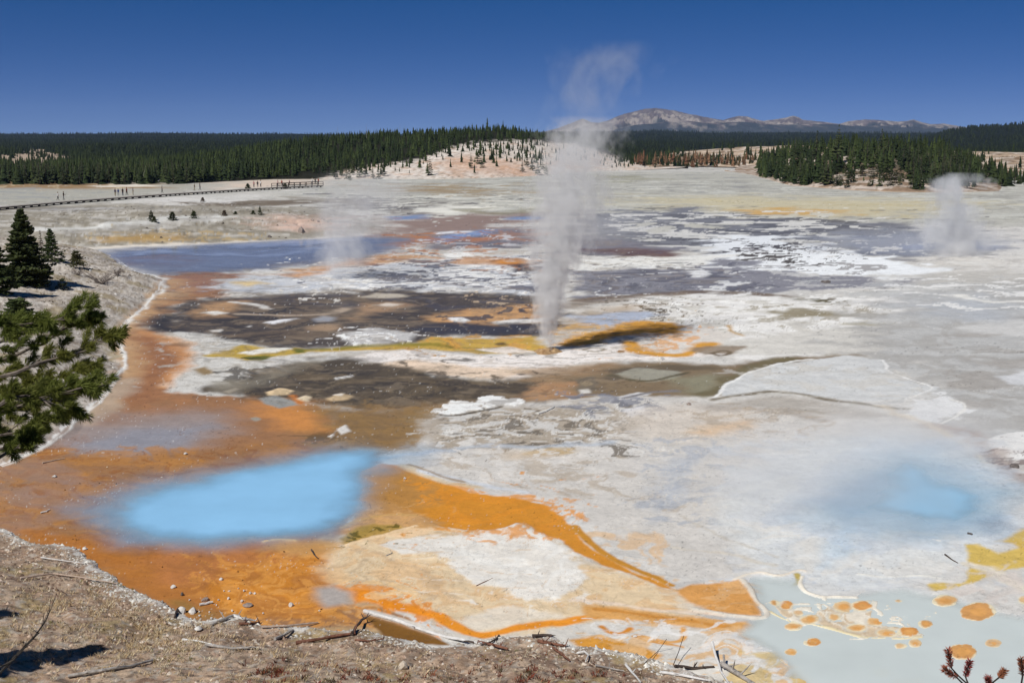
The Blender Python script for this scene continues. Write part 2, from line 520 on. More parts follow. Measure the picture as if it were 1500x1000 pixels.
    P("196,478 240,488 272,505 274,535 240,570 190,600 175,560 190,530 172,495", (150, 104, 70), f=6, w=6, al=.85)
    N("190,470 280,480 280,600 150,620", (168, 118, 78), thr=.1, sc=50, al=.5)
    S("240,414 226,432 206,452 184,474 174,496 192,522 188,545 150,592 112,628", 9, (196, 160, 118), f=4, w=3, al=.7)
    S("180,560 150,592 118,622 90,645", 12, (176, 160, 142), f=4, w=3, al=.7)
    P("60,640 110,622 230,606 330,604 345,625 300,650 190,672 100,668", (152, 140, 136), f=14, w=6, al=.95)
    P("100,650 200,630 300,625 270,655 180,668", (142, 144, 154), f=10, w=5, al=.8)
    P("-100,690 60,664 200,674 300,660 460,640 520,664 420,690 240,730 140,760 100,790 -100,790", (156, 114, 74), f=6, w=6, al=.8)
    P("-200,692 40,672 90,690 60,740 -200,760", (156, 124, 96), f=12, w=8, al=.7)
    P("20,725 100,700 170,715 150,745 60,745", (152, 128, 118), f=10, w=6, al=.8)
    S("60,742 120,726 200,706 290,690 360,672 440,650", 3, (140, 92, 44), f=2, w=4, al=.55)
    N("-100,660 520,650 500,900 -100,800", (178, 124, 62), thr=.05, sc=60, soft=.3, al=.7)
    N("-100,660 520,650 500,900 -100,800", (142, 86, 36), thr=.3, sc=36, soft=.12, al=.5)
    P("20,775 120,785 240,800 330,800 470,800 470,860 400,905 270,905 150,835 60,800", (176, 112, 46), f=8, w=8, al=.8)
    P("215,805 320,800 390,790 470,792 440,820 330,850 240,860", (184, 120, 72), f=10, w=8, al=.6)
    P("330,830 460,815 520,850 480,905 340,905 300,880", (200, 130, 46), f=8, w=8, al=.85)
    N("260,810 560,800 560,930 290,915", (216, 150, 70), thr=.12, sc=40, soft=.2, al=.6)
    S("265,885 310,905 350,908", 14, (140, 112, 62), f=6, w=4, al=.7)
    V("-50,700 500,690 480,900 -50,800", (128, 78, 32), sc=70, wd=.03, al=.5)
    S("150,790 170,800 200,806 260,800", 3, (150, 92, 44), f=1.5, w=4, al=.6)
    S("230,800 215,812 225,835", 4, (160, 104, 52), f=2, w=3, al=.6)
    V("0,650 480,600 520,690 420,670 200,720 0,760", (120, 80, 44), sc=90, wd=.025, al=.45)
    N("-60,640 130,690 160,770 60,790 -60,790", (154, 124, 106), thr=.0, sc=110, soft=.4, al=.6)
    N("120,780 480,790 520,900 300,905", (158, 104, 58), thr=.1, sc=70, soft=.3, al=.5)
    N("300,830 560,810 560,925 330,915", (222, 160, 84), thr=.15, sc=26, soft=.2, al=.5)
    # grey salt apron below the pool at lower centre
    P("430,918 545,918 600,934 560,940 440,930", (170, 150, 118), f=4, w=3, al=.8)
    # --- upper crust plain left of the steam
    P("308,420 345,408 400,401 470,397 540,390 610,384 700,376 800,378 800,440 700,430 600,426 520,424 440,429 360,430", (196, 198, 202), f=2, w=4, h=.04)
    N("480,376 810,372 810,432 540,420", (98, 96, 104), thr=.05, sc=55, soft=.12, al=.85, wt=.7)
    N("440,380 810,372 810,436 440,426", (232, 231, 228), thr=.14, sc=45, soft=.08, al=.95, h=.08)
    N("310,408 500,398 520,424 340,430", (176, 182, 192), thr=.1, sc=60, soft=.3, al=.7)
    P("346,414 372,411 385,416 360,420", (214, 190, 140), f=2, w=3, al=.9)
    S("440,402 500,388 560,378 650,378 720,384", 6, (192, 138, 86), f=3, w=4, al=.8)
    P("648,372 690,370 704,376 660,379", WHITE, f=1, w=2, h=.08)
    P("722,384 745,379 772,382 770,388 735,389", (196, 130, 60), f=1.5, w=1.5, h=.15)
    E(750, 383, 8, 2, (220, 210, 200), f=1)
    P("745,388 780,386 790,398 755,397", (86, 72, 66), f=1.5, w=2)
    N("660,372 800,376 800,400 700,398", (176, 122, 76), thr=.15, sc=40, al=.7)
    # --- upper dark mat
    P("212,486 226,468 250,452 285,441 322,436 360,432 440,431 520,427 600,425 700,430 800,440 830,470 800,488 740,492 660,490 610,500 "
      "540,508 470,512 430,511 380,506 330,498 270,488", (82, 74, 68), f=4, w=6, h=-.02, wt=.5)
    N("230,440 800,430 800,490 300,500", (118, 102, 84), thr=.08, sc=80, soft=.3, al=.75, asp=1.6)
    N("240,445 800,432 800,490 300,500", (58, 55, 55), thr=.16, sc=100, soft=.28, al=.75, asp=1.5)
    N("330,430 800,428 800,455 400,446", (92, 88, 92), thr=.1, sc=60, soft=.2, al=.6)
    P("274,460 300,446 344,442 350,452 336,464 290,465", (178, 142, 104), f=3, w=3)
    P("294,458 320,455 332,459 315,462", (226, 222, 214), f=.8, w=1.2, h=.06)
    S("246,462 230,472 236,480 262,485", 4, (52, 50, 52), f=2, w=1, al=.9)
    S("345,443 380,447 393,453", 2.2, (206, 202, 196), f=.6, w=1, h=.05)
    S("356,461 420,461 452,463 490,458 515,452", 2.6, (176, 158, 138), f=1, w=1.5, al=.9)
    N("420,425 500,424 500,442 430,440", (214, 210, 202), thr=.12, sc=28, soft=.08, al=.95)
    P("494,466 530,458 590,456 596,448 570,443 535,444 520,452 540,462 520,470", (164, 134, 104), f=2.5, w=3, al=.95)
    P("545,447 565,444 588,446 575,449", (220, 208, 194), f=1, w=1.2)
    P("524,436 550,429 590,431 588,435 540,438", (190, 180, 164), f=1.2, w=2)
    P("458,467 475,463 490,465 486,471 464,472", (150, 152, 158), f=1.2, w=1)
    P("456,478 480,474 500,480 480,486 462,484", (164, 138, 110), f=3, w=3, al=.9)
    P("388,473 415,468 436,467 425,471 400,476", (228, 228, 230), f=.7, w=1.2, h=.07)
    P("308,484 326,483 322,487 312,487", (226, 224, 220), f=.6, w=.8, h=.06)
    P("352,478 370,477 368,480", (214, 212, 208), f=.6, w=.6, h=.05)
    P("500,488 540,482 590,485 610,490 596,499 560,505 512,506", (196, 194, 192), f=1.5, w=3, h=.06)
    N("500,484 610,484 600,505 510,507", (240, 239, 236), thr=.05, sc=24, soft=.1, al=.95, h=.1)
    P("618,470 650,460 700,452 760,448 800,446 800,470 720,478 650,474", (196, 152, 104), f=3, w=4)
    N("620,446 800,440 800,484 640,480", (80, 74, 74), thr=.18, sc=60, soft=.12, al=.9, wt=.8)
    P("657,466 675,466 692,470 680,474 664,471", SNOW, f=.7, w=1.2, h=.08)
    P("716,473 760,468 800,466 800,472 740,476", (226, 222, 216), f=1, w=1.5, h=.05)
    N("680,432 760,432 760,450 690,446", (190, 168, 140), thr=.2, sc=26, al=.9)
    P("600,478 680,474 790,478 800,490 700,493 620,490", (66, 62, 64), f=3, w=4, al=.95, wt=.9)
    # --- white apron and olive stripes left of the vent
    P("216,489 262,486 302,493 366,505 330,514 300,520 380,530 392,542 344,560 270,575 236,566 268,542 274,512 258,496", (204, 202, 197), f=2, w=3, h=.05)
    N("230,488 370,500 390,545 250,574", (182, 178, 170), thr=.12, sc=40, soft=.2, al=.7)
    S("215,488 258,496 274,512 270,540 238,566", 5, (206, 150, 98), f=2, w=2, al=.6)
    P("286,542 300,538 316,547 300,550", (136, 112, 74), f=1.5, w=1.5, al=.9)
    P("305,522 330,514 354,506 392,510 436,510 460,513 440,517 380,526 360,529 350,524", (184, 156, 76), f=1.5, w=3)
    P("356,523 385,521 406,522 385,528 362,528", (92, 98, 40), f=1.2, w=1.5)
    P("430,511 446,512 448,517 432,518", (96, 102, 44), f=1.2, w=1.2)
    P("348,518 380,512 424,511 405,517 370,520", (226, 224, 216), f=1, w=1.5, h=.05)
    P("500,524 560,514 620,514 700,521 760,521 800,518 850,512 920,500 1000,500 1070,498 1100,508 1060,520 980,528 900,528 850,530 800,546 740,557 640,549 560,536",
      (228, 222, 217), f=2, w=3, h=.05)
    P("540,534 600,528 700,538 800,540 740,558 640,550", (222, 196, 168), f=3, w=3, al=.8)
    P("436,514 500,510 550,508 606,502 634,494 700,496 780,494 800,510 760,518 700,519 620,512 540,513 470,517", (188, 156, 80), f=1.5, w=2.5)
    S("450,512 520,508 600,504 650,508 720,515", 4, (132, 122, 50), f=1.5, w=2.5, al=.85)
    N("620,492 800,490 800,514 640,506", (206, 154, 74), thr=.0, sc=50, soft=.2, al=.85)
    P("700,512 745,508 780,516 740,519", (226, 216, 206), f=1.5, w=2)
    P("727,503 736,502 742,505 730,506", (96, 76, 42), f=.8, w=.6)
    # --- right of the steam: back plains
    P("820,312 1000,306 1110,318 1180,322 1305,330 1396,336 1440,350 1456,358 1450,366 1390,374 1310,381 1260,375 1170,366 1060,372 960,372 860,366 820,345", (124, 124, 128), f=4, w=7, wt=.5)
    N("860,312 1300,320 1260,380 880,372", (96, 95, 98), thr=.05, sc=80, soft=.12, al=.85)
    N("840,306 1300,312 1240,376 1000,372 860,345", (214, 212, 206), thr=.17, sc=85, soft=.06, al=.95, h=.06, octs=5)
    N("900,310 1200,316 1200,345 930,340", (196, 193, 180), thr=.12, sc=130, soft=.08, al=.9)
    P("1040,350 1090,344 1130,347 1180,358 1240,370 1300,380 1396,396 1380,404 1311,411 1230,402 1140,410 1070,398 1045,380", (230, 233, 235), f=1.5, w=5, h=.08)  # bluish white: steam haze and sky sheen put into the crust colour
    N("1040,345 1300,376 1300,412 1040,404", (140, 136, 136), thr=.36, sc=70, soft=.06, al=.8)
    N("1106,360 1180,358 1176,388 1118,382", (72, 66, 64), thr=-.12, sc=26, soft=.08, al=.95)
    P("1230,345 1300,340 1400,345 1450,356 1450,366 1380,376 1290,374 1220,362", (120, 126, 142), f=5, w=5, al=.85, wt=.9)
    P("1330,360 1400,352 1450,356 1445,364 1380,370", (108, 128, 170), f=4, w=4, al=.7, wt=1)
    N("1220,340 1450,345 1450,380 1220,375", (216, 214, 210), thr=.28, sc=45, soft=.06, al=.9, h=.05)
    P("830,345 900,350 980,362 990,374 900,376 845,372 825,360", (128, 124, 128), f=3, w=4, wt=.8)
    P("860,366 920,363 985,370 985,376 920,378", (104, 76, 68), f=1.5, w=2, al=.9)
    P("836,380 900,378 1000,376 1064,375 1040,384 1010,392 930,393 850,398", (226, 225, 220), f=1.2, w=3, h=.07)
    P("840,398 930,394 1010,393 1060,380 1100,384 1110,396 1200,405 1320,410 1380,404 1390,410 1330,420 1200,425 1060,432 940,432 850,440", (140, 138, 142), f=2, w=4, wt=.75)
    N("850,392 1110,380 1110,430 850,436", (102, 100, 106), thr=.12, sc=50, soft=.15, al=.8)
    N("850,392 1110,385 1110,436 850,438", (222, 222, 220), thr=.3, sc=70, soft=.06, al=.95, h=.06)
    N("1090,400 1400,405 1380,440 1100,440", (200, 198, 194), thr=.15, sc=50, soft=.1, al=.8)
    P("1004,398 1030,394 1046,402 1020,406", (228, 228, 226), f=.8, w=2, h=.06)
    S("850,441 900,435 960,431 1040,428 1110,432 1180,440 1250,443", 4.5, (112, 94, 74), f=1.5, w=2, al=.9, wt=.5)
    S("830,450 900,440 990,434", 7, (140, 128, 116), f=3, w=3, al=.8)
    S("1130,440 1190,439 1256,443", 4, (100, 92, 62), f=1, w=2)
    # --- big white plain, right of the vent
    P("914,442 960,436 1040,431 1110,434 1230,446 1340,420 1400,414 1500,425 1500,470 1300,480 1240,520 1150,530 1095,530 1060,500 1010,480 960,462 935,452", (222, 220, 216), f=2, w=4, h=.04)
    N("920,436 1260,440 1250,525 1000,500", (196, 192, 182), thr=.08, sc=70, soft=.2, al=.7)
    N("920,436 1300,430 1290,525 1000,500", (234, 233, 229), thr=.16, sc=60, soft=.12, al=.85)
    N("1080,445 1300,445 1290,500 1080,480", (150, 140, 118), thr=.22, sc=50, soft=.1, al=.75, asp=1.5)
    P("1118,458 1160,454 1222,458 1200,466 1150,468", (140, 130, 106), f=2, w=4, al=.9)
    P("1240,476 1270,470 1302,474 1290,480", (160, 150, 118), f=2, w=3, al=.8)
    N("932,444 972,446 968,468 936,460", (84, 74, 58), thr=-.05, sc=20, soft=.1, al=.9)
    V("920,436 1300,436 1290,530 960,510", (140, 130, 112), sc=70, wd=.03, al=.6)
    V("1000,440 1400,420 1400,520 1050,520", (240, 239, 236), sc=50, wd=.05, al=.6)
    P("1300,405 1400,398 1600,400 1600,430 1430,425 1340,420", (190, 187, 181), f=4, w=5)
    P("1000,505 1240,480 1300,480 1300,530 1200,520 1100,520", (206, 203, 196), f=3, w=4)
    # --- grey flats on the far right
    P("1310,430 1420,420 1620,410 1620,650 1440,645 1376,622 1412,596 1370,572 1306,548 1290,528 1240,520 1260,470", FLAT, f=12, w=16, al=.9, wt=.2)
    N("1250,410 1620,400 1620,640 1300,640", (186, 186, 184), thr=.05, sc=90, soft=.25, al=.8)
    N("1380,470 1600,460 1600,620 1400,600", (158, 152, 145), thr=.15, sc=100, soft=.2, al=.6)
    P("1340,440 1430,434 1500,452 1500,480 1400,470 1350,460", (178, 184, 192), f=12, w=8, al=.6)
    N("1260,405 1620,395 1620,470 1300,450", (228, 227, 224), thr=.22, sc=60, soft=.1, al=.85, asp=1.4)
    P("1464,552 1500,545 1600,545 1600,575 1520,570 1475,560", (206, 207, 208), f=2, w=4)
    P("1400,482 1440,472 1600,470 1600,490 1480,492", (202, 201, 198), f=3, w=5, al=.9)
    S("1395,432 1420,440 1460,443 1520,440", 2.5, (222, 220, 214), f=1, w=2)
    # --- orange apron and vents right of the steam
    P("820,478 862,456 930,446 946,462 900,476 850,492 820,498", (176, 150, 116), f=5, w=4, wt=.3, al=.6)
    P("838,464 880,458 950,458 965,464 930,476 850,478", (170, 180, 198), f=3, w=4, al=.9)
    P("816,504 850,490 900,478 950,470 1012,478 992,488 930,492 880,502 830,508", (204, 148, 66), f=2, w=3)
    N("820,470 960,465 940,500 820,505", (214, 164, 82), thr=.1, sc=40, al=.6)
    P("905,496 930,490 1000,488 1042,478 1076,493 1050,506 1010,520 960,520 920,508", (212, 206, 198), f=1.5, w=3, h=.03)
    N("915,490 1010,485 1000,520 930,512", (216, 164, 112), thr=.0, sc=36, soft=.15, al=.8)
    S("916,504 940,518 975,521 1006,520 1022,508 1046,504", 6, (206, 150, 66), f=1.5, w=2)
    S("1064,478 1074,488 1086,493", .8, (180, 138, 66), f=1, w=1)
    P("1008,515 1040,508 1092,508 1070,518 1030,522", (140, 124, 106), f=1.5, w=3, al=.9)
    S("1044,518 1062,514 1072,518 1056,523 1044,519", 1.5, (112, 98, 80), f=.6, w=.5)
    S("855,513 872,510 890,512 874,517 857,514", 1.4, (150, 140, 126), f=.6, w=.6)
    E(909, 516, 5, 1.6, (150, 112, 70)); E(908, 500, 3, 1.2, (60, 50, 45))
    # --- olive brown belt below the vent
    P("636,556 740,560 830,546 880,534 930,530 1000,532 1056,536 1100,528 1160,524 1255,520 1180,530 1110,538 1072,556 1058,580 1000,582 930,588 880,580 850,584 800,592 700,598 640,592",
      (130, 112, 86), f=3, w=4, wt=.55)
    P("760,545 850,534 900,532 900,545 850,552 780,568", (156, 128, 96), f=5, w=4, al=.8)
    P("752,568 790,562 842,560 848,580 800,588 765,584", (174, 134, 96), f=4, w=4, al=.9)
    P("880,542 930,536 1010,536 1060,540 1000,544 900,556", (104, 92, 72), f=2, w=4, al=.9)
    P("892,548 930,541 1004,545 985,556 950,560 915,556", (156, 152, 136), f=1.5, w=2.5, h=.05)
    S("894,550 925,558 965,559 1004,547", 2, (92, 84, 62), f=.8, w=1)
    P("985,556 1040,548 1066,556 1054,576 1010,580", (140, 136, 112), f=6, w=4, al=.9)
    S("1030,580 1060,568 1078,552 1104,536 1150,527", 7, (112, 102, 72), f=2, w=2, al=.9)
    P("842,556 866,553 880,562 868,577 848,575", (120, 108, 90), f=1, w=2)
    P("846,571 862,570 868,576 850,578", (216, 212, 204), f=.8, w=1)
    E(858, 562, 10, 4, (146, 130, 104))
    # --- lower dark mat
    P("304,571 350,560 400,538 450,526 500,524 560,532 630,549 700,558 790,560 760,578 660,590 600,600 520,598 440,592 380,586 330,579", (86, 76, 62), f=4, w=6, h=-.02, wt=.5)
    N("320,530 760,550 740,592 330,582", (66, 60, 54), thr=.05, sc=60, soft=.2, al=.8)
    N("420,545 760,555 640,600 440,590", (108, 94, 74), thr=.1, sc=70, soft=.25, al=.7)
    P("310,562 360,556 420,536 470,528 400,560 350,576 315,574", (140, 132, 116), f=4, w=3, al=.7)
    V("330,530 760,556 740,592 330,580", (140, 124, 100), sc=55, wd=.03, al=.4)
    P("440,592 520,598 640,592 720,594 660,610 630,640 600,662 540,668 480,655 450,630", (132, 106, 72), f=13, w=7, wt=.5)
    P("600,600 700,596 660,612 630,640 600,650", (146, 122, 84), f=6, w=5, al=.7)
    N("440,590 680,592 620,665 450,650", (150, 118, 72), thr=.1, sc=50, soft=.25, al=.6)
    N("440,630 500,630 490,655 440,650", (100, 80, 52), thr=.0, sc=30, al=.7)
    P("370,588 440,592 470,610 466,630 430,634 380,612", (204, 138, 72), f=10, w=6, al=.9)
    P("388,575 410,570 428,573 420,578 395,579", (224, 198, 158), f=1, w=1.5, h=.06)
    P("378,584 404,579 428,587 438,593 410,598 386,593", (150, 150, 146), f=1.2, w=1.2)
    S("428,580 438,590", 3, (186, 116, 56), f=1, w=1)
    P("437,585 448,580 456,582 450,588", (220, 202, 172), f=1, w=1.2, h=.05)
    P("478,584 500,576 524,580 510,586 486,588", (206, 180, 142), f=1.5, w=2, h=.04)
    P("490,579 505,576 500,581", (230, 222, 208), f=.8, w=.8)
    E(375, 614, 8, 3, (158, 150, 136)); E(492, 552.5, 1, .5, WHITE)
    P("491,554 516,550 518,552 493,556", (226, 224, 220), f=.6, w=.4, h=.05)
    P("324,574 345,568 352,570 335,577", (160, 150, 134), f=1, w=1.2)
    P("480,640 494,629 506,623 512,632 500,637 494,632 486,642", (216, 212, 206), f=.8, w=1.5, h=.06)
    # --- ragged white crust at the middle, grey marbled plain
    P("630,612 690,596 860,584 1000,582 1110,600 1240,605 1340,612 1440,650 1480,700 1500,860 1100,850 1000,850 900,790 820,740 700,720 600,680 560,668 620,660",
      (200, 196, 190), f=5, w=6)
    P("636,606 700,600 800,594 900,598 960,620 880,650 760,655 670,664 625,655", (166, 154, 138), f=6, w=6, al=.9)
    N("630,600 960,590 940,660 640,664", (206, 204, 200), thr=.1, sc=40, soft=.12, al=.85, h=.03)
    N("630,600 960,586 940,668 640,664", (112, 104, 94), thr=.26, sc=36, soft=.1, al=.85)
    N("820,575 960,580 960,610 820,605", (128, 130, 140), thr=.05, sc=36, soft=.15, al=.8)
    P("642,600 660,590 700,586 714,580 735,585 768,588 745,594 720,593 700,601 660,608 648,606", (236, 235, 232), f=.7, w=5, sc=34, h=.06)
    S("640,607 662,610 700,604 735,596", 1.8, (84, 76, 64), f=.8, w=1)
    P("664,650 690,637 704,644 686,656", (214, 210, 204), f=1, w=3)
    P("905,582 935,576 950,578 925,584", (230, 230, 230), f=1, w=1.5)
    P("915,600 945,594 940,606 925,612", (212, 212, 214), f=1.5, w=2.5)
    S("920,582 960,576 985,574", 2.5, (126, 122, 122), f=1, w=1.5)
    V("630,596 1000,590 1000,680 640,670", (228, 226, 220), sc=40, wd=.05, al=.7)
    S("788,606 810,598", 2, (212, 208, 200), f=.6, w=.5)
    S("560,672 640,660 740,655 840,652 900,648", 5, (178, 186, 196), f=3, w=3, al=.8)
    P("770,665 810,657 850,655 840,664 800,668", (192, 164, 116), f=3, w=3, al=.8)
    P("720,660 820,662 830,672 740,676", (196, 176, 150), f=6, w=4, al=.6)
    N("600,670 900,655 1000,750 760,720", (176, 162, 144), thr=.12, sc=50, soft=.2, al=.65)
    N("600,660 900,650 900,720 700,710", (214, 210, 204), thr=.15, sc=40, soft=.1, al=.7)
    P("900,610 1000,595 1110,600 1100,640 1000,650 920,640", (204, 194, 182), f=10, w=6, al=.8)
    P("1004,634 1050,622 1100,616 1100,626 1040,638", (206, 178, 146), f=5, w=4, al=.9)
    S("1040,596 1100,600 1150,606 1210,615", 6, (158, 148, 138), f=4, w=3, al=.7)
    N("1000,590 1240,600 1200,640 1000,640", (172, 156, 136), thr=.18, sc=44, al=.6)
    P("1066,592 1120,578 1200,585 1260,600 1330,612 1260,612 1150,604", (160, 152, 142), f=5, w=4, al=.7)
    V("980,600 1250,600 1200,660 980,660", (226, 220, 208), sc=34, wd=.05, al=.5)
    # terrace on the right
    P("1066,558 1100,545 1146,533 1238,523 1292,527 1306,547 1340,560 1371,568 1350,578 1326,584 1272,591 1204,582 1136,571 1048,585", (202, 203, 202), f=.9, w=3, h=.06)
    S("1292,528 1308,548 1340,560 1371,568 1350,578 1326,585", .7, (232, 231, 228), f=.6, w=1, h=.05)
    S("1046,587 1100,577 1136,573 1204,584 1272,594 1330,600", 3, (116, 106, 88), f=1.2, w=1.2, al=.9)
    S("1046,582 1070,560 1100,545 1146,533 1190,527", 1.5, (230, 229, 225), f=.6, w=1)
    N("1070,530 1370,545 1340,590 1080,580", (196, 192, 184), thr=.15, sc=60, soft=.2, al=.6)
    P("1322,600 1352,588 1380,576 1390,584 1412,592 1414,602 1376,622 1340,614", (218, 218, 217), f=1.4, w=6, sc=36, h=.03)
    S("1394,586 1416,592 1412,604 1376,624", 1.5, (228, 226, 220), f=.6, w=1)
    P("1440,646 1480,634 1600,625 1600,690 1500,680 1462,662", (226, 225, 222), f=1.2, w=3, h=.05)
    S("1376,626 1410,634 1438,650 1470,690 1520,706", 12, (162, 142, 130), f=4, w=4, al=.8)
    N("1420,650 1520,660 1520,710 1440,680", (120, 104, 100), thr=.1, sc=30, al=.8)
    S("1290,596 1340,618 1400,640 1440,670 1454,704", 3, (208, 194, 172), f=2, w=2, al=.8)
    # --- bluish veins and the pale pool surround on the right
    P("950,744 965,700 990,672 1040,656 1060,660 1010,690 1000,730 960,770", (178, 183, 190), f=6, w=9, al=.7)
    N("930,640 1080,640 1060,780 930,770", (156, 163, 174), thr=.14, sc=44, soft=.22, al=.6)
    V("900,640 1150,640 1100,800 900,780", (216, 206, 188), sc=50, wd=.05, al=.5)
    S("1070,664 1130,672 1180,682", 4, (160, 160, 168), f=2.5, w=2, al=.7)
    P("1060,720 1120,670 1220,640 1340,634 1430,660 1456,704 1490,770 1440,830 1330,862 1200,868 1100,830 1050,770", (208, 211, 211), f=14, w=8, al=.9)
    N("1050,640 1480,640 1480,860 1060,860", (196, 200, 204), thr=.1, sc=80, soft=.3, al=.6)
    N("1050,760 1400,780 1400,860 1080,850", (216, 212, 204), thr=.1, sc=70, soft=.3, al=.6)
    P("1200,732 1250,705 1300,690 1330,700 1300,745 1240,765", (166, 176, 190), f=12, w=6, al=.85)  # grey-blue shade of the steam painted onto the floor
    P("1200,790 1250,770 1260,810 1210,830", (186, 202, 214), f=10, w=6, al=.8)
    S("980,800 1060,810 1130,830", 3, (206, 196, 178), f=2, w=3, al=.6)
    S("1000,756 1060,790 1140,815", 2, (188, 180, 166), f=1, w=3, al=.5)
    P("1420,760 1460,755 1480,775 1440,785", (172, 178, 186), f=6, w=5, al=.7)
    # --- ochre streaks, right edge
    P("1412,797 1432,800 1462,812 1520,796 1560,790 1560,836 1500,832 1468,838 1424,856 1370,866 1364,857 1408,856 1422,836", (204, 176, 96), f=2.5, w=5)
    P("1464,793 1500,776 1560,768 1560,806 1500,806", (206, 174, 92), f=2.5, w=4)
    S("1420,830 1470,845 1520,870 1580,890", 8, (214, 206, 190), f=3, w=4)
    N("1360,850 1600,830 1600,900 1400,890", (206, 196, 188), thr=.0, sc=60, soft=.25, al=.7)
    # --- cream lobe at lower centre
    P("500,792 560,776 620,764 690,776 760,768 815,790 850,812 910,838 960,856 1000,876 1020,900 960,908 880,912 800,930 700,935 640,905 580,884 520,872 480,850 470,825", (218, 196, 162), f=11, w=9, h=.02)
    N("470,780 1000,780 1000,930 500,900", (212, 176, 132), thr=.1, sc=60, soft=.25, al=.7)
    N("480,780 700,780 680,930 480,880", (190, 166, 136), thr=.18, sc=50, soft=.2, al=.6)
    P("575,794 630,788 690,784 752,766 790,778 815,795 842,820 866,850 850,862 812,875 770,882 740,868 712,858 690,848 672,838 655,818 640,812 590,812 560,800", (222, 217, 208), f=2.5, w=7, h=.04)
    N("640,790 870,790 870,890 680,870", (228, 226, 220), thr=.1, sc=50, soft=.2, al=.7)
    P("680,905 740,890 800,895 820,905 760,915 700,925 660,912", (216, 208, 194), f=4, w=5, al=.8)
    V("500,780 960,790 960,920 540,890", (190, 150, 104), sc=60, wd=.03, al=.5)
    V("560,780 900,790 900,900 600,880", (234, 230, 222), sc=44, wd=.04, al=.5)
    P("540,785 600,772 640,775 600,788", (226, 196, 158), f=2, w=4)
    # orange tongue from the blue pool to the right
    P("530,690 560,680 592,683 615,697 650,709 690,722 770,733 800,742 826,758 838,772 850,790 870,806 898,823 930,838 955,848 990,866 960,856 914,839 870,822 840,808 828,792 "
      "800,787 770,768 757,767 740,772 712,777 680,778 640,768 613,758 570,752 520,748", (204, 137, 46), f=1.2, w=2.5, wt=.5, h=-.02)
    P("530,690 590,684 620,705 660,730 600,748 520,748", (172, 128, 70), f=8, w=5, al=.8)
    N("600,700 850,735 850,800 640,780", (214, 140, 44), thr=.05, sc=36, soft=.25, al=.8)
    S("592,683 620,697 660,708 700,714", 5, (206, 186, 154), f=1.5, w=1.5, al=.8)
    S("615,690 660,700 720,714 770,722", 4, (204, 210, 218), f=2, w=2, al=.8)
    S("600,682 640,695 680,706", 2, (140, 108, 56), f=1, w=1.5, al=.7)
    S("840,772 870,800 910,826 960,846 985,858", 5, (190, 134, 52), f=1, w=1)
    P("500,780 512,762 524,738 560,734 612,752 650,766 640,776 600,774 560,776 520,786", (186, 140, 84), f=3, w=4, al=.9)
    N("505,775 525,740 620,752 640,772 540,780", (206, 160, 104), thr=.05, sc=30, soft=.2, al=.7)
    P("500,790 516,776 545,768 588,768 600,776 560,784 520,796 506,800", (176, 142, 76), f=2, w=3)
    P("503,788 520,780 540,772 575,768 584,771 560,776 530,784 512,793", (156, 132, 66), f=2.5, w=4, al=.6)
    N("500,792 520,778 545,770 580,766 590,772 560,780 530,788 512,797", (96, 84, 32), thr=.02, sc=22, soft=.1, f=2, al=.9, asp=1.8)
    S("505,800 540,790 580,780 610,772", 3, (222, 194, 156), f=1, w=2, h=.05)
    S("500,772 530,760 570,752 610,756", 3, (196, 156, 98), f=1, w=2)
    P("390,796 420,790 470,790 500,796 470,812 420,815 385,806", (204, 158, 98), f=7, w=7, al=.7)
    S("388,794 412,789 432,791", 3, (226, 184, 116), f=1, w=1.2, h=.05)
    for k_ in range(7):
        S(' '.join('%d,%d' % (860 + 40 * j, 884 + 5 * k_ + 3.2 * j + 3 * math.sin(j * .9 + k_)) for j in range(7 + k_ % 3)), 1.1 + .5 * (k_ % 3), [(214, 158, 92), (226, 214, 198), (222, 178, 120)][k_ % 3], f=.8, w=2.5, al=.6)
    for k_ in range(6):
        S(' '.join('%d,%d' % (560 + 44 * j, 800 + 14 * k_ + 2.5 * j + 5 * math.sin(j * .8 + k_ * 2)) for j in range(6)), .8, [(200, 164, 118), (236, 228, 214)][k_ % 2], f=.8, w=4, al=.5)
    # orange band along the bank
    S("500,866 530,874 558,886 590,890 622,896 648,906", 13, (226, 140, 40), f=3, w=4)
    S("640,902 656,916 690,930 722,930 764,918 815,914 850,906 880,902", 10, (222, 142, 46), f=2, w=3)
    N("495,850 580,858 660,900 640,930 520,890", (220, 134, 38), thr=.1, sc=28, soft=.2, al=.8)
    N("495,850 600,850 650,895 540,880", (226, 190, 140), thr=.12, sc=26, soft=.15, al=.7)
    P("464,862 490,858 514,868 512,884 478,890 462,876", (168, 160, 154), f=6, w=2)
    S("540,896 600,914 650,932 700,940", 8, (206, 200, 190), f=2, w=1.5)
    P("530,900 580,914 640,935 660,946 600,944 560,930", (124, 86, 34), f=2, w=2, wt=1)
    P("850,886 900,888 960,898 1040,908 1090,914 1120,926 1100,932 1020,920 940,910 860,905", (212, 160, 96), f=3, w=4)
    S("870,893 940,902 1020,912 1070,918 1096,934", 4, (200, 138, 66), f=1.5, w=2)
    S("840,880 900,886 980,896 1060,902", 4, (226, 206, 186), f=2, w=2, al=.9)
    P("800,922 880,912 960,918 1060,928 1090,945 1150,965 1200,1000 1200,1060 1000,1000 880,958 800,940", (206, 202, 194), f=3, w=4)
    S("882,918 892,928 910,930 924,922", 5, (206, 134, 50), f=1.5, w=1.5)
    S("930,930 960,938 985,942 1000,938 1000,920", 4, (208, 154, 88), f=1.5, w=2)
    S("930,932 970,942 1000,950", 3, (206, 148, 78), f=1, w=2)
    P("832,938 880,932 930,945 970,960 960,968 900,955 850,948", (206, 146, 62), f=3, w=3)
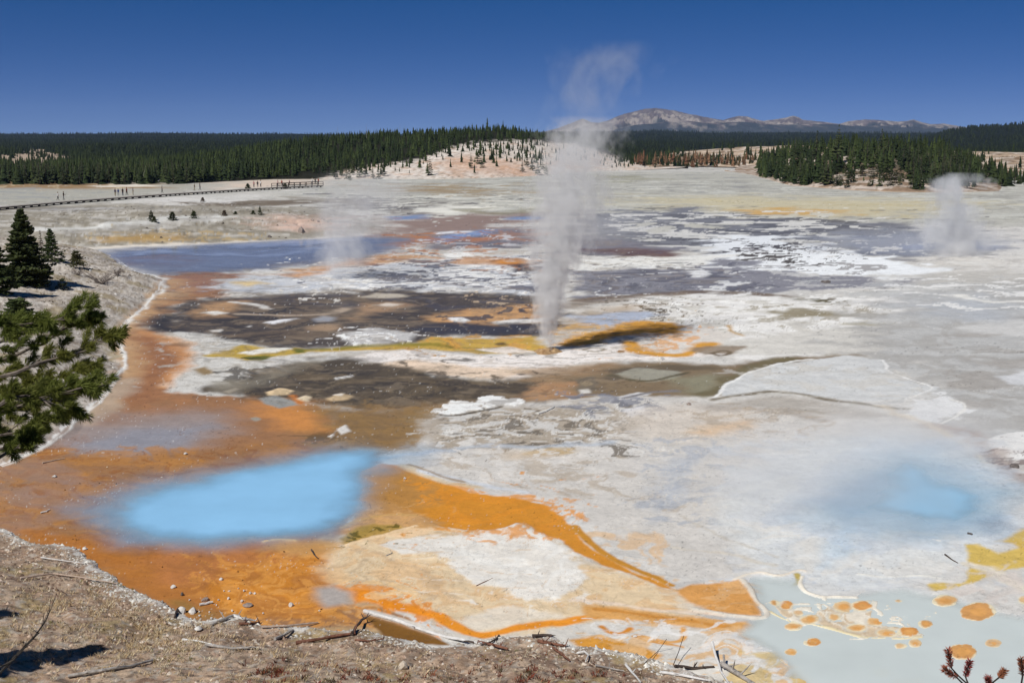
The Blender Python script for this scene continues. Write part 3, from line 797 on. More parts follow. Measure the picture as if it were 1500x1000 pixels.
    N("820,920 1200,920 1200,1010 900,970", (216, 176, 126), thr=.15, sc=44, soft=.15, al=.8, asp=1.6)
    N("820,905 1120,905 1150,1000 900,965", (222, 220, 216), thr=.15, sc=44, soft=.12, al=.8, asp=1.6)
    N("1080,950 1200,960 1260,1080 1060,1020", (204, 178, 118), thr=-.05, sc=60, soft=.25, al=.8)
    # --- milky pond, lower right (water sheet on top) and its shore
    POND = "1108,850 1130,842 1164,852 1176,868 1204,877 1260,876 1320,862 1400,880 1470,905 1540,910 1600,1100 1250,1100 1200,1010 1172,975 1130,950 1084,930 1112,905 1124,896 1108,880"
    P(POND, (208, 212, 208), f=7, w=4, h=-.10, wt=.3)
    P("986,866 1010,858 1084,850 1100,876 1120,904 1080,902 1036,898 1010,884", (206, 150, 86), f=3, w=3, h=.03)
    N("990,856 1110,852 1110,900 1000,890", (214, 172, 122), thr=.15, sc=40, al=.6)
    S("1086,850 1104,876 1128,899 1116,908 1060,902 1020,894", 4, (214, 206, 192), f=1.2, w=1.5, h=.08)
    S("1076,850 1092,842 1112,840 1140,845 1158,842 1166,836 1180,838", 3, (226, 216, 200), f=.8, w=1.5, h=.04)
    S("1168,842 1172,852 1166,856", 4, (180, 160, 92), f=1, w=.8)
    S("1176,846 1170,856 1176,868 1200,877 1230,875 1256,877", 2.6, (230, 222, 206), f=.8, w=1.5, h=.08)
    S("1256,840 1300,846 1340,842 1380,848", 1.6, (224, 222, 214), f=.8, w=2, h=.05)
    P("1128,886 1140,880 1156,882 1172,902 1190,903 1228,882 1262,880 1280,888 1278,906 1298,918 1344,920 1348,932 1300,936 1240,930 1200,916 1160,912 1140,898", (204, 184, 156), f=1, w=3, h=.03)
    N("1128,880 1290,880 1350,932 1160,920", (224, 216, 200), thr=.1, sc=24, soft=.1, al=.9, h=.06)
    S("1130,896 1160,914 1200,916 1240,930 1300,938 1350,934", 2.4, (222, 208, 168), f=.8, w=1.5, h=.04)
    for (u, v, rx, ry) in ISLES:
        E(u, v, rx + 5, ry + 2.6, (210, 210, 200), f=2, w=3, h=-.02, al=.55)
        E(u, v, rx + 1.5, ry + 1, (226, 212, 176), f=.9, w=.8, h=.012, al=.8)
        q_ = (u * 7 + v * 13) % 5
        E(u, v, rx - 1, max(ry - .6, 1), [(202, 146, 84), (212, 158, 92), (194, 146, 96), (206, 140, 70), (210, 166, 112)][int(q_)], f=.9 + .3 * (q_ % 3), w=2.6, h=.02, al=[.95, .8, .7, .95, .75][int(q_)])
    for (u, v, rx, ry) in ISLES:
        if rx > 9: E(u + 1, v + .8, rx * .5, ry * .5, (214, 158, 92), f=1.2, w=1.2)
    E(1292, 983, 12, 6, (212, 196, 140), f=3, w=2, al=.8); P("1310,995 1350,990 1360,1030 1330,1030", (214, 194, 140), f=3, w=3, al=.8)
    N("1420,930 1500,930 1500,945 1430,945", (212, 194, 150), thr=.2, sc=30, al=.6)
    # basins of the two blue pools
    P(BLUE_L, (150, 170, 178), f=12, w=3, h=-.06, wt=.3)
    P(BLUE_R, (160, 186, 200), f=14, w=3, h=-.06, wt=.3)
    WATERLESS = "-100,340 1600,300 1600,620 1200,700 900,700 600,650 300,660 -100,700"
    N("200,400 900,340 1100,420 900,600 420,600 230,500", (150, 134, 112), thr=.24, sc=24, soft=.22, al=.35, asp=3)
    N("200,400 900,340 1100,420 900,600 420,600 230,500", (56, 52, 50), thr=.30, sc=26, soft=.22, al=.3, asp=3)
    V("560,600 1100,585 1250,640 1100,830 700,780 560,680", (150, 140, 128), sc=46, wd=.02, al=.35)
    # salt rim where the bank and the knoll meet the water
    S("242,409 234,426 214,450 188,470 168,491 186,520 186,536 173,556 142,591 110,623 62,661 0,683", .9, (226, 224, 218), f=.8, w=1.2, h=.03)
    S("205,401 222,404 242,409", .8, (226, 224, 218), f=.8, w=1)

ISLES = [(1151,887,10,6.5),(1134,884,6,4),(1236,889,15,8),(1262,888,14,7),(1186,908,12,7),(1223,905,7,4),(1162,919,12,5),(1190,941,13,6),
         (1254,921,13,5),(1284,911,12,6),(1300,928,15,5),(1330,926,14,7),(1316,880,6,3),(1355,915,10,6),(1384,881,17,8),(1432,897,25,13),
         (1454,943,12,6.5),(1410,955,20,12),(1340,943,10,6),(1319,947,8,3.5),(1159,956,10,5),(1502,880,9,5),(1170,899,6,3)]
BLUE_L = "172,752 205,728 280,708 370,688 440,673 500,665 545,664 552,672 530,690 524,722 510,755 480,774 430,784 360,788 290,791 230,786 186,772"
BLUE_R = "1268,744 1298,728 1312,698 1328,684 1350,688 1374,708 1436,726 1430,748 1400,762 1340,756 1296,750"

# ---- the floor sheet: dense where the eye is near
def floor_rows():
    v = np.concatenate([np.arange(1085, 420, -1.45), np.arange(420, 300, -1.15), np.arange(300, 243, -.8)])
    return np.array([at(750, q).y for q in v])
_y = np.concatenate([[16.0], floor_rows(), [640, 700, 760]])
_y = np.unique(_y)
_s = np.concatenate([np.linspace(-.95, -.53, 60)[:-1], np.arange(-.53, .53, .00093), np.linspace(.53, .95, 60)[1:]])
GY, GS = np.meshgrid(_y, _s, indexing='ij')
GX = GY * GS
_zm = macro(GX.ravel(), GY.ravel())
_u, _v = project(GX.ravel(), GY.ravel(), _zm)
FLOOR = Paint(_u, _v, (205, 203, 199))
paint_floor(FLOOR)

# the knoll is coloured where it stands: grey gravelly soil over the mats
_sk = sdf_poly(GX.ravel(), GY.ravel(), KNOLL)
_i = np.nonzero(_sk > -.5)[0]
_kx, _ky = GX.ravel()[_i], GY.ravel()[_i]
_m = sstep(.0, .8, _sk[_i] + .5 * fbm(_kx / 1.5, _ky / 1.5, 44, 3))
_kc = np.tile(alb((190, 181, 170)), (len(_i), 1))
for sc_, thr_, c_, a_, sd_ in ((6, .05, (200, 192, 182), .7, 51), (2.5, .1, (160, 148, 134), .7, 52), (.9, .24, (150, 138, 124), .6, 53), (.5, .26, (214, 208, 198), .6, 54), (.35, .36, (120, 108, 96), .6, 57), (3.5, .28, (150, 134, 98), .6, 55)):
    q = sstep(thr_ - .15, thr_ + .15, fbm(_kx / sc_, _ky / sc_, sd_, 4)) * a_
    _kc += q[:, None] * (alb(c_) - _kc)
_rim = sstep(-.14, .0, _sk[_i]) * (1 - sstep(.0, .14, _sk[_i] + .20 * fbm(_kx / .7, _ky / .7, 61, 3)))
FLOOR.col[_i] += (_m[:, None] * (_kc - FLOOR.col[_i])).astype(np.float32)
FLOOR.col[_i] += (_rim[:, None] * .9 * (alb((232, 230, 225)) - FLOOR.col[_i])).astype(np.float32)
FLOOR.w[_i] *= (1 - _m)

# grain that every surface of the floor has, coarser with distance only because the mesh is
_lg = np.log(FLOOR.wy)
_gr = (.55 * fbm(FLOOR.a / 14, FLOOR.b / 14, 71, 3) + .6 * fbm(FLOOR.a / 60, FLOOR.b / 34, 72, 4) + .4 * fbm(FLOOR.wx / 1.2, FLOOR.wy / 1.2, 73, 3) * (FLOOR.wy < 120))
FLOOR.col *= np.array([1.17, 1.155, 1.125], np.float32)
FLOOR.col = np.minimum(FLOOR.col, .86)
FLOOR.col *= (1 + np.clip(.085 * _gr, -.25, .25))[:, None].astype(np.float32)
# scattered pale flecks of sinter, and dark ones
_fl = fbm(FLOOR.a / 5, FLOOR.b / 9, 81, 2) + .5 * fbm(FLOOR.a / 90, FLOOR.b / 90, 82, 3)
_fm = sstep(.95, 1.08, _fl) * .5
FLOOR.col += _fm[:, None].astype(np.float32) * (alb((224, 222, 216)).astype(np.float32) - FLOOR.col)
_fl = fbm(FLOOR.a / 6, FLOOR.b / 10, 83, 2) + .5 * fbm(FLOOR.a / 120, FLOOR.b / 120, 84, 3)
FLOOR.col *= (1 - .35 * sstep(.95, 1.1, _fl))[:, None].astype(np.float32)

_rough = (.014 * fbm(FLOOR.wx / .6, FLOOR.wy / .6, 91, 3) + .02 * fbm(FLOOR.wx / 3, FLOOR.wy / 3, 92, 3)) * (1 - .85 * FLOOR.w)
_z = _zm + FLOOR.h * .5 + _rough + .03
_z[FLOOR.wy < 20] -= .2
GZ = _z.reshape(GX.shape)

m = NT("basin_floor")
_c = m.attr('col'); _w = m.attr('wet')
_p = m.pos()
_g1 = m.maprange(m.noise(_p, 5.0, 6, .65), .3, .7, .92, 1.08)
_g2 = m.maprange(m.noise(_p, .7, 5, .6), .3, .7, .92, 1.08)
_cc = m.mix(1.0, _c.outputs['Color'], m.mix(1.0, m.n('ShaderNodeCombineColor').outputs[0], (1, 1, 1), 'ADD'), 'MULTIPLY')
_vm = m.n('ShaderNodeVectorMath', operation='SCALE')
m.l(_c.outputs['Color'], _vm.inputs[0]); _ck = m.math('ABSOLUTE', m.math('SUBTRACT', m.noise(_p, 1.1, 6, .62, .4), .5))
_ck2 = m.math('ABSOLUTE', m.math('SUBTRACT', m.noise(_p, .33, 6, .6, .6), .5))
_cm = m.math('MULTIPLY', m.maprange(_ck, 0, .012, .84, 1), m.maprange(_ck2, 0, .008, .86, 1))
_cm = m.math('ADD', m.math('MULTIPLY', _cm, m.math('SUBTRACT', 1, _w.outputs['Fac'])), _w.outputs['Fac'])
m.l(m.math('MULTIPLY', m.math('MULTIPLY', _g1, _g2), _cm), _vm.inputs['Scale'])
_b = m.bsdf(_vm.outputs[0], m.maprange(_w.outputs['Fac'], 0, 1, .9, .65), .12)
m.l(m.math('MULTIPLY', _w.outputs['Fac'], .38), _b.inputs['Coat Weight'])
_b.inputs['Coat IOR'].default_value = 1.33
_b.inputs['Coat Roughness'].default_value = .22
_bh = m.math('ADD', m.math('MULTIPLY', m.noise(_p, 9, 5, .65), .5), m.math('MULTIPLY', m.noise(_p, 1.6, 4, .6), .8))
m.l(m.bump(_bh, .35, .07), _b.inputs['Normal'])
_bw = m.bump(m.noise(_p, 6, 2, .5), .15, .01)
m.l(_bw, _b.inputs['Coat Normal'])
FLOOR_MAT = m.mat
me = np_mesh("ground", np.c_[GX.ravel(), GY.ravel(), GZ.ravel()], grid_faces(*GX.shape), [FLOOR_MAT], {'col': FLOOR.col, 'wet': FLOOR.w})
ground = link(bpy.data.objects.new("ground", me)); ground['kind'] = 'structure'
def floor_z(x, y):
    return float(macro(x, y)) + .05

# ---- water sheets over the pools
def water_mat(name, milky, milk_a, gloss=1.0, rough=.03):
    m = NT(name)
    tr = m.n('ShaderNodeBsdfTransparent'); tr.inputs[0].default_value = (.97, .98, 1, 1)
    df = m.n('ShaderNodeBsdfDiffuse')
    n_ = m.maprange(m.noise(m.pos(), .35, 3), .3, .7, .94, 1.05)
    v_ = m.n('ShaderNodeVectorMath', operation='SCALE'); v_.inputs[0].default_value = tuple(alb(milky)); m.l(n_, v_.inputs['Scale'])
    m.l(v_.outputs[0], df.inputs[0])
    mx = m.n('ShaderNodeMixShader'); m.l(m.math('MULTIPLY', m.attr('turb').outputs['Fac'], milk_a), mx.inputs[0])
    m.l(tr.outputs[0], mx.inputs[1]); m.l(df.outputs[0], mx.inputs[2])
    gl = m.n('ShaderNodeBsdfGlossy'); gl.inputs['Roughness'].default_value = rough
    fr = m.n('ShaderNodeFresnel'); fr.inputs[0].default_value = 1.33
    bp = m.bump(m.noise(m.pos(), 2.2, 3), .05, .02)
    m.l(bp, gl.inputs['Normal'])
    m2 = m.n('ShaderNodeMixShader'); m.l(m.math('MULTIPLY', m.math('MULTIPLY', fr.outputs[0], gloss), m.attr('sheen').outputs['Fac']), m2.inputs[0])
    m.l(mx.outputs[0], m2.inputs[1]); m.l(gl.outputs[0], m2.inputs[2]); m.l(m2.outputs[0], m.out.inputs[0])
    return m.mat
def water(name, outline, mat, turbs, z, pad=20, step=2.5, sheen_f=6, streak=0.0):
    """turbs: list of (outline, feather, strength): cloudiness of the water"""
    O = np.array(pts(outline))
    us = np.arange(O[:, 0].min() - pad, O[:, 0].max() + pad, step * 1.5); vs = np.arange(O[:, 1].min() - pad, O[:, 1].max() + pad, step * .6 if O[:, 1].min() < 500 else step)
    U, Vv = np.meshgrid(us, vs)
    p = Paint(U.ravel(), Vv.ravel(), (0, 0, 0))
    def mask(o, f, w=2.0, sc=70):
        sd = sdf_poly(p.a, p.b, p.P2(pts(o))) / p.k + w * fbm(p.a / sc, p.b / sc, 7, 4)
        return sstep(-f, f, sd)
    inside = mask(outline, sheen_f)
    tb = np.zeros(p.n)
    for o, f, a in turbs: tb = np.maximum(tb, a * mask(o, f, f * .35))
    if streak: tb = np.clip(tb * (1 + streak * (fbm(p.sa / 220, p.sb / 50, 9, 4) * 1.6)), 0, 1)
    keep_v = (inside > .01) | (tb > .01)
    F = grid_faces(*U.shape)
    F = F[keep_v[F].any(1)]
    used = np.unique(F); re = np.full(p.n, -1); re[used] = np.arange(len(used))
    me = np_mesh(name, np.c_[p.wx, p.wy, np.full(p.n, z)][used], re[F][:, ::-1], [mat], {'turb': tb[used], 'sheen': inside[used]})
    return tag(link(bpy.data.objects.new(name, me)), kind='structure')
water("milky_blue_water", BLUE_L, water_mat("milky_blue_water", (150, 202, 238), 1.0, .3), [(BLUE_L, 16, 1.0), ("110,748 200,708 300,692 480,658 600,664 590,676 540,700 530,740 490,784 300,806 180,800", 18, .45)], .055, pad=170, sheen_f=14)
water("blue_water", BLUE_R, water_mat("blue_spring_water", (146, 200, 232), 1.0, .3), [(BLUE_R, 11, .95), ("1180,760 1300,670 1360,665 1480,720 1450,780 1300,790", 26, .4)], .057, pad=260, sheen_f=14)
water("reflecting_water", "155,376 175,368 285,360 450,353 545,347 590,352 560,370 480,384 360,396 290,402 235,401 195,394", water_mat("sky_tinted_water", (164, 174, 198), 1.0, .75, .10), [("165,376 290,368 420,364 540,356 480,372 380,384 260,388 190,384", 6, .6), ("150,374 290,360 450,352 540,346 540,352 450,360 290,369 170,380", 2.5, .85), ("250,392 360,378 470,366 520,362 480,376 380,390 290,398", 3, .4)], .053, step=3, sheen_f=3, streak=.8)  # sky reflection partly put into the blue-grey water colour
water("pond_water", "1108,850 1130,842 1164,852 1176,868 1204,877 1260,876 1320,862 1400,880 1470,905 1540,910 1600,1100 1250,1100 1200,1010 1172,975 1130,950 1084,930 1112,905 1124,896 1108,880",
      water_mat("milky_pond_water", (222, 230, 226), .95, .25), [("1100,850 1164,852 1204,877 1320,866 1540,920 1600,1100 1250,1100 1130,950 1090,930 1122,896", 9, .85)], .028, sheen_f=4)
# ------------------------------------------------------------------ the bank under the viewpoint
_by = np.concatenate([np.arange(4, 20, .25), np.arange(20, 42, .065), np.arange(42, 60, .3)])
_bs = np.concatenate([np.linspace(-1.2, -.56, 25)[:-1], np.arange(-.56, .30, .0026), np.arange(.30, .70, .006)])
BY, BS = np.meshgrid(_by, _bs, indexing='ij')
BX = BY * BS
bz = bank_z(BX.ravel(), BY.ravel())
bsd = sdf_poly(BX.ravel(), BY.ravel(), BANK)
bx, by = BX.ravel(), BY.ravel()
bc = np.tile(alb((192, 168, 144)), (len(bx), 1))
def _mix(c, q):
    global bc
    bc = bc + q[:, None] * (alb(c) - bc)
_mix((200, 170, 142), sstep(-.1, .3, fbm(bx / 3.2, by / 3.2, 101, 4)) * .8)
_mix((156, 128, 108), sstep(.0, .3, fbm(bx / 1.1, by / 1.1, 102, 4)) * .7)
_mix((164, 146, 92), sstep(.25, .5, fbm(bx / 2.2, by / 2.2, 103, 3)) * .55)
_mix((190, 180, 166), sstep(.18, .34, fbm(bx / .28, by / .28, 104, 3)) * .7)
_mix((112, 96, 82), sstep(.28, .44, fbm(bx / .22, by / .22, 105, 3)) * .75)
_mix((140, 98, 78), sstep(.2, .45, fbm(bx / 1.4, by / 1.4, 106, 3)) * sstep(3.5, 8, bsd) * .5)
_mix((140, 116, 96), (1 - sstep(1.5, 4.0, bsd)) * sstep(-.2, .2, fbm(bx / .8, by / .8, 109, 3)) * .6)
_mix((226, 222, 214), (1 - sstep(.16, .5, bsd + .45 * fbm(bx / .5, by / .5, 107, 4))) * .9)
bc *= (1 + np.clip(.2 * fbm(bx / .15, by / .15, 108, 2), -.35, .35))[:, None]
m = NT("bank_soil")
_p = m.pos()
_v = m.n('ShaderNodeVectorMath', operation='SCALE')
m.l(m.attr('col').outputs['Color'], _v.inputs[0])
m.l(m.math('MULTIPLY', m.maprange(m.noise(_p, 22, 5, .7), .3, .7, .68, 1.3), m.maprange(m.noise(_p, 3, 4, .6), .3, .7, .88, 1.1)), _v.inputs['Scale'])
_b = m.bsdf(_v.outputs[0], .92, .15)
m.l(m.bump(m.math('ADD', m.noise(_p, 14, 6, .7), m.noise(_p, 45, 3, .6)), .7, .035), _b.inputs['Normal'])
BANK_MAT = m.mat
_keep = (bz[grid_faces(*BX.shape)] > -.35).any(1)
bank = link(bpy.data.objects.new("bank", np_mesh("bank", np.c_[bx, by, bz], grid_faces(*BX.shape)[_keep], [BANK_MAT], {'col': bc})))
bank['kind'] = 'structure'

# ------------------------------------------------------------------ wooded hills beyond the basin
def interp(xs, tab):
    tab = np.asarray(tab, dtype=np.float64)
    return np.interp(xs, tab[:, 0], tab[:, 1])
class Hill:
    """a rise surveyed from its foot line and its crest line in the photo"""
    def __init__(s, name, foot, crest, depth, back, seed, mat, colour, us, nd=90, rough=.06, pw=1.0, z_foot=-.4):
        s.foot, s.crest, s.depth, s.back, s.seed, s.pw, s.rough, s.z0 = foot, crest, depth, back, seed, pw, rough, z_foot
        u = np.arange(us[0], us[1], us[2]); t = np.concatenate([np.linspace(-.06, 1, nd), 1 + np.linspace(0, 1, nd // 3)[1:] * back / depth])
        T, U = np.meshgrid(t, u, indexing='ij')
        X, Y, Z = s.pos(U.ravel(), T.ravel())
        pu, pv = project(X, Y, Z)
        col = colour(U.ravel(), T.ravel(), pu, pv, X, Y)
        s.ob = link(bpy.data.objects.new(name, np_mesh(name, np.c_[X, Y, Z], grid_faces(*T.shape), [mat], {'col': col})))
        s.ob['kind'] = 'structure'
    def pos(s, u, t):
        u = np.asarray(u, dtype=np.float64); t = np.asarray(t, dtype=np.float64)
        vf = interp(u, s.foot); vc = interp(u, s.crest)
        d0 = CAM_H / np.tan(PITCH + np.arctan((vf - 500) / FOC))
        d1 = d0 + s.depth
        zc = CAM_H - d1 * np.tan(PITCH + np.arctan((vc - 500) / FOC))
        y = d0 + t * s.depth
        tt = np.clip(t, 0, 1)
        prof = np.where(t <= 1, (tt ** s.pw) * (1 - .25 * (1 - np.cos(np.pi * np.clip(1 - tt, 0, 1))) * .5) , 1)
        bk = np.clip((t - 1) * s.depth / s.back, 0, 1)
        prof = prof * (1 - .9 * bk * bk * (3 - 2 * bk))
        x = (u - 750) / FOC / (CP + (500 - 230) / FOC * SP) * y
        z = prof * zc + s.rough * zc * fbm(x / 30, y / 30, s.seed, 4) * np.clip(t * 6, 0, 1) * np.clip(4 - 3 * np.abs(t), 0, 1)
        z = np.where(t < 0, s.z0, z)
        return x, y, z
m = NT("hill_ground")
_p = m.pos()
_v = m.n('ShaderNodeVectorMath', operation='SCALE')
m.l(m.attr('col').outputs['Color'], _v.inputs[0])
m.l(m.math('MULTIPLY', m.maprange(m.noise(_p, .5, 6, .7), .3, .7, .75, 1.2), m.maprange(m.noise(_p, .08, 4, .6), .3, .7, .9, 1.1)), _v.inputs['Scale'])
_b = m.bsdf(_v.outputs[0], .95, .1)
m.l(m.bump(m.noise(_p, .7, 5, .65), .8, .5), _b.inputs['Normal'])
HILL_MAT = m.mat

WOOD = (40, 40, 28)
def inpoly(u, v, P):
    return sdf_poly(np.asarray(u, dtype=float), np.asarray(v, dtype=float), pts(P))
SLOPE = "430,276 470,262 500,252 540,243 590,238 620,232 640,224 660,216 690,210 720,207 770,206 805,208 835,210 862,216 890,227 930,236 990,240 1010,252 900,262 760,272 600,275"
def central_colour(U, T, pu, pv, X, Y):
    n1 = fbm(X / 12, Y / 18, 201, 4); n2 = fbm(X / 4, Y / 6, 202, 4)
    c = np.tile(alb(WOOD), (len(U), 1))
    m_ = sstep(-3, 3, inpoly(pu, pv, SLOPE) + 4 * n2)
    s_ = np.tile(alb((228, 216, 202)), (len(U), 1))
    s_ += (sstep(.0, .25, n1 + .4 * sstep(26, 0, np.abs(pv - 240)) - .32) * .6)[:, None] * (alb((216, 178, 148)) - s_)
    s_ += (sstep(.1, .3, n2) * .7)[:, None] * (alb((238, 228, 216)) - s_)
    s_ += (sstep(.15, .35, fbm(X / 2.2, Y / 3.5, 203, 4)) * .6)[:, None] * (alb((150, 130, 112)) - s_)
    s_ += (sstep(-8, 8, inpoly(pu, pv, "660,250 640,238 680,228 740,232 780,250 800,262 720,256")) * .5)[:, None] * (alb((212, 162, 126)) - s_)
    s_ += (sstep(258, 266, pv) * .6)[:, None] * (alb((206, 196, 176)) - s_)
    return c + m_[:, None] * (s_ - c)
FOOT_C = [(-500, 268), (-60, 270), (20, 271), (150, 271), (250, 270), (330, 266), (400, 263), (470, 262.5), (540, 262), (640, 263), (720, 261), (800, 257), (830, 253), (900, 249), (960, 246), (1000, 244), (1100, 242)]
CREST_C = [(-500, 258), (-60, 256), (40, 255), (150, 252), (250, 247), (330, 234), (400, 220), (450, 211), (480, 207), (540, 202), (600, 199), (660, 195), (720, 192), (770, 197), (800, 202), (840, 207), (870, 214), (900, 226), (930, 234), (960, 241), (1000, 243), (1100, 241)]
hill_c = Hill("central_hill", FOOT_C, CREST_C, 210, 260, 21, HILL_MAT, central_colour, (-480, 1010, 3), nd=110, rough=.05, pw=.8)
def island_colour(U, T, pu, pv, X, Y):
    c = np.tile(alb((150, 126, 104)), (len(U), 1))
    n2 = fbm(X / 5, Y / 9, 212, 4)
    c += (sstep(-.15, .15, n2) * .8)[:, None] * (alb((222, 208, 194)) - c)
    c += (sstep(.05, .3, fbm(X / 2.4, Y / 4, 213, 4)) * .6)[:, None] * (alb((120, 104, 84)) - c)
    c += (sstep(.25, .5, T + .2 * n2) * sstep(1230, 1300, U) * .8)[:, None] * (alb((74, 68, 52)) - c)
    c += (sstep(.02, .0, T) * .7)[:, None] * (alb((196, 168, 140)) - c)
    return c
FOOT_I = [(1060, 249), (1105, 257), (1130, 264), (1160, 272), (1200, 275), (1250, 279), (1300, 281), (1350, 282), (1420, 281.5), (1500, 280), (1600, 279), (1900, 276)]
CREST_I = [(1060, 249), (1105, 243), (1150, 230), (1200, 224), (1260, 221), (1320, 222), (1380, 227), (1440, 250), (1500, 272), (1600, 277), (1900, 276)]
hill_i = Hill("island_hill", FOOT_I, CREST_I, 110, 90, 31, HILL_MAT, island_colour, (1062, 1800, 3), nd=70, rough=.08, pw=.75)
def scrub_colour(U, T, pu, pv, X, Y):
    c = np.tile(alb((196, 172, 146)), (len(U), 1))
    c += (sstep(-.1, .15, fbm(X / 14, Y / 26, 222, 4)) * .8)[:, None] * (alb((116, 92, 66)) - c)
    c += (sstep(.12, .3, fbm(X / 7, Y / 14, 223, 4)) * .8)[:, None] * (alb((228, 214, 198)) - c)
    return c
hill_s = Hill("scrub_hill", [(840, 250), (900, 245.5), (940, 243), (1000, 241), (1080, 243), (1140, 247), (1300, 250), (1420, 252), (1500, 256), (1900, 258)],
              [(840, 246), (900, 241), (940, 233), (1000, 222), (1080, 216), (1140, 214), (1250, 215), (1400, 222), (1440, 222), (1500, 224), (1900, 226)], 260, 200, 41, HILL_MAT, scrub_colour, (844, 1850, 4), nd=60, rough=.06, pw=.9)

# far plateau, one long fan from behind the hills to the skyline
def plateau_z(u, y):
    vc = interp(u, [(-900, 197), (0, 196.5), (200, 195), (480, 196.5), (700, 196), (815, 192.5), (900, 193), (960, 191), (1010, 193), (1040, 194.5), (1150, 194), (1370, 195), (1500, 197), (2400, 198)])
    zc = CAM_H - 4600 * np.tan(PITCH + np.arctan((vc - 500) / FOC))
    t = np.clip((y - 640) / 3960, 0, 1)
    x = (u - 750) / FOC * y
    z = zc * (t ** 1.7) - 1.0 + np.clip((y - 700) / 900, 0, 1) * (3.2 * fbm(x / 420, y / 300, 61, 4))
    z = np.where(y > 4600, z - (y - 4600) * .02, z)
    # a low wooded dome left of the middle
    z = z + 4.5 * np.exp(-((u - 165) / 80.0) ** 2 - ((y - 1250) / 260.0) ** 2)
    z = z + 4 * np.exp(-((u - 15) / 60.0) ** 2 - ((y - 950) / 150.0) ** 2)
    z = z + interp(u, [(1250, 0), (1340, 0), (1372, 20), (1404, 31), (1470, 39), (1520, 42), (1700, 38), (2400, 30)]) * np.exp(-((y - 2500) / 600.0) ** 2)
    return z
_fy = np.concatenate([np.geomspace(600, 4600, 150), np.geomspace(4650, 5600, 8)])
_fu = np.arange(-800, 2300, 9.0)
FY, FU = np.meshgrid(_fy, _fu, indexing='ij')
FX = (FU - 750) / FOC * FY
fz = plateau_z(FU.ravel(), FY.ravel())
fc = np.tile(alb((26, 32, 22)), (fz.size, 1))
pu, pv = project(FX.ravel(), FY.ravel(), fz)
_n = fbm(FX.ravel() / 60, FY.ravel() / 120, 63, 4)
for P_, c_, a_ in (("-400,236 -40,236 30,222 60,219 85,226 130,236 60,248 -400,262", (192, 170, 148), .95), ("40,240 90,236 150,232 240,236 160,244", (170, 150, 130), .5), ("1000,222 1020,216 1060,218 1050,224 1010,226", (214, 202, 190), .7)):
    q = sstep(-4, 4, inpoly(pu, pv, P_) + 7 * _n) * a_ * (FY.ravel() < 1500)
    fc += q[:, None] * (alb(c_) - fc)
far_land = link(bpy.data.objects.new("plateau", np_mesh("plateau", np.c_[FX.ravel(), FY.ravel(), fz], grid_faces(*FY.shape), [HILL_MAT], {'col': fc})))
far_land['kind'] = 'structure'

# one wide sheet below everything, out to the horizon
_r = np.geomspace(3, 16000, 40); _t = np.linspace(0, 2 * np.pi, 97)
RR, TT = np.meshgrid(_r, _t, indexing='ij')
og = np_mesh("terrain", np.c_[(RR * np.cos(TT)).ravel(), (RR * np.sin(TT)).ravel(), np.full(RR.size, -1.4)], grid_faces(*RR.shape)[:, ::-1], [HILL_MAT], {'col': np.tile(alb((88, 90, 66)), (RR.size, 1))})
terrain = link(bpy.data.objects.new("terrain", og)); terrain['kind'] = 'structure'

# ------------------------------------------------------------------ the mountain range
M_Y = 9000.0
RIDGE = [(760, 198), (800, 190), (815, 186), (830, 180), (840, 176), (848, 172.5), (853, 172), (862, 177), (875, 178), (886, 175), (897, 170), (910, 165), (925, 161), (940, 157.5), (955, 156.5), (970, 158), (985, 160.5),
         (1000, 164), (1020, 168), (1040, 172), (1052, 174), (1066, 169.5), (1075, 168), (1087, 169), (1100, 173), (1110, 175), (1125, 173), (1140, 170.5), (1152, 167.5), (1160, 170), (1166, 173.5), (1200, 177), (1218, 179.5),
         (1230, 176), (1243, 174), (1257, 173), (1284, 174.5), (1300, 176), (1314, 175.5), (1324, 173), (1336, 177), (1350, 180), (1368, 179), (1383, 181.5), (1404, 185), (1430, 189), (1500, 196), (1600, 200)]
_mu = np.arange(740, 1620, 1.2); _mt = np.concatenate([np.linspace(0, 1, 90), 1 + np.linspace(0, .5, 12)[1:]])
MT, MU = np.meshgrid(_mt, _mu, indexing='ij')
def _up(u): return CAM_H - M_Y * np.tan(PITCH + np.arctan((u - 500) / FOC))
my = M_Y - 2600 + 2600 * MT
mx = (MU - 750) / FOC / .9958 * my
crest = (_up(interp(MU, RIDGE)) * 1.0)
tt = np.clip(MT, 0, 1)
rg = 1 - np.abs(fbm(mx / 420, my / 900, 301, 6, .55)) * 2.2
rg2 = fbm(mx / 160, my / 400, 303, 5, .6)
prof = tt ** 1.35
mz = crest * prof + (crest + 60) * (.30 * (rg - .55) + .10 * rg2) * np.sin(np.pi * np.clip(tt, 0, 1)) ** .8
mz += np.where(MT >= .97, crest * .012 * fbm(mx / 60, my * 0, 305, 4), 0)
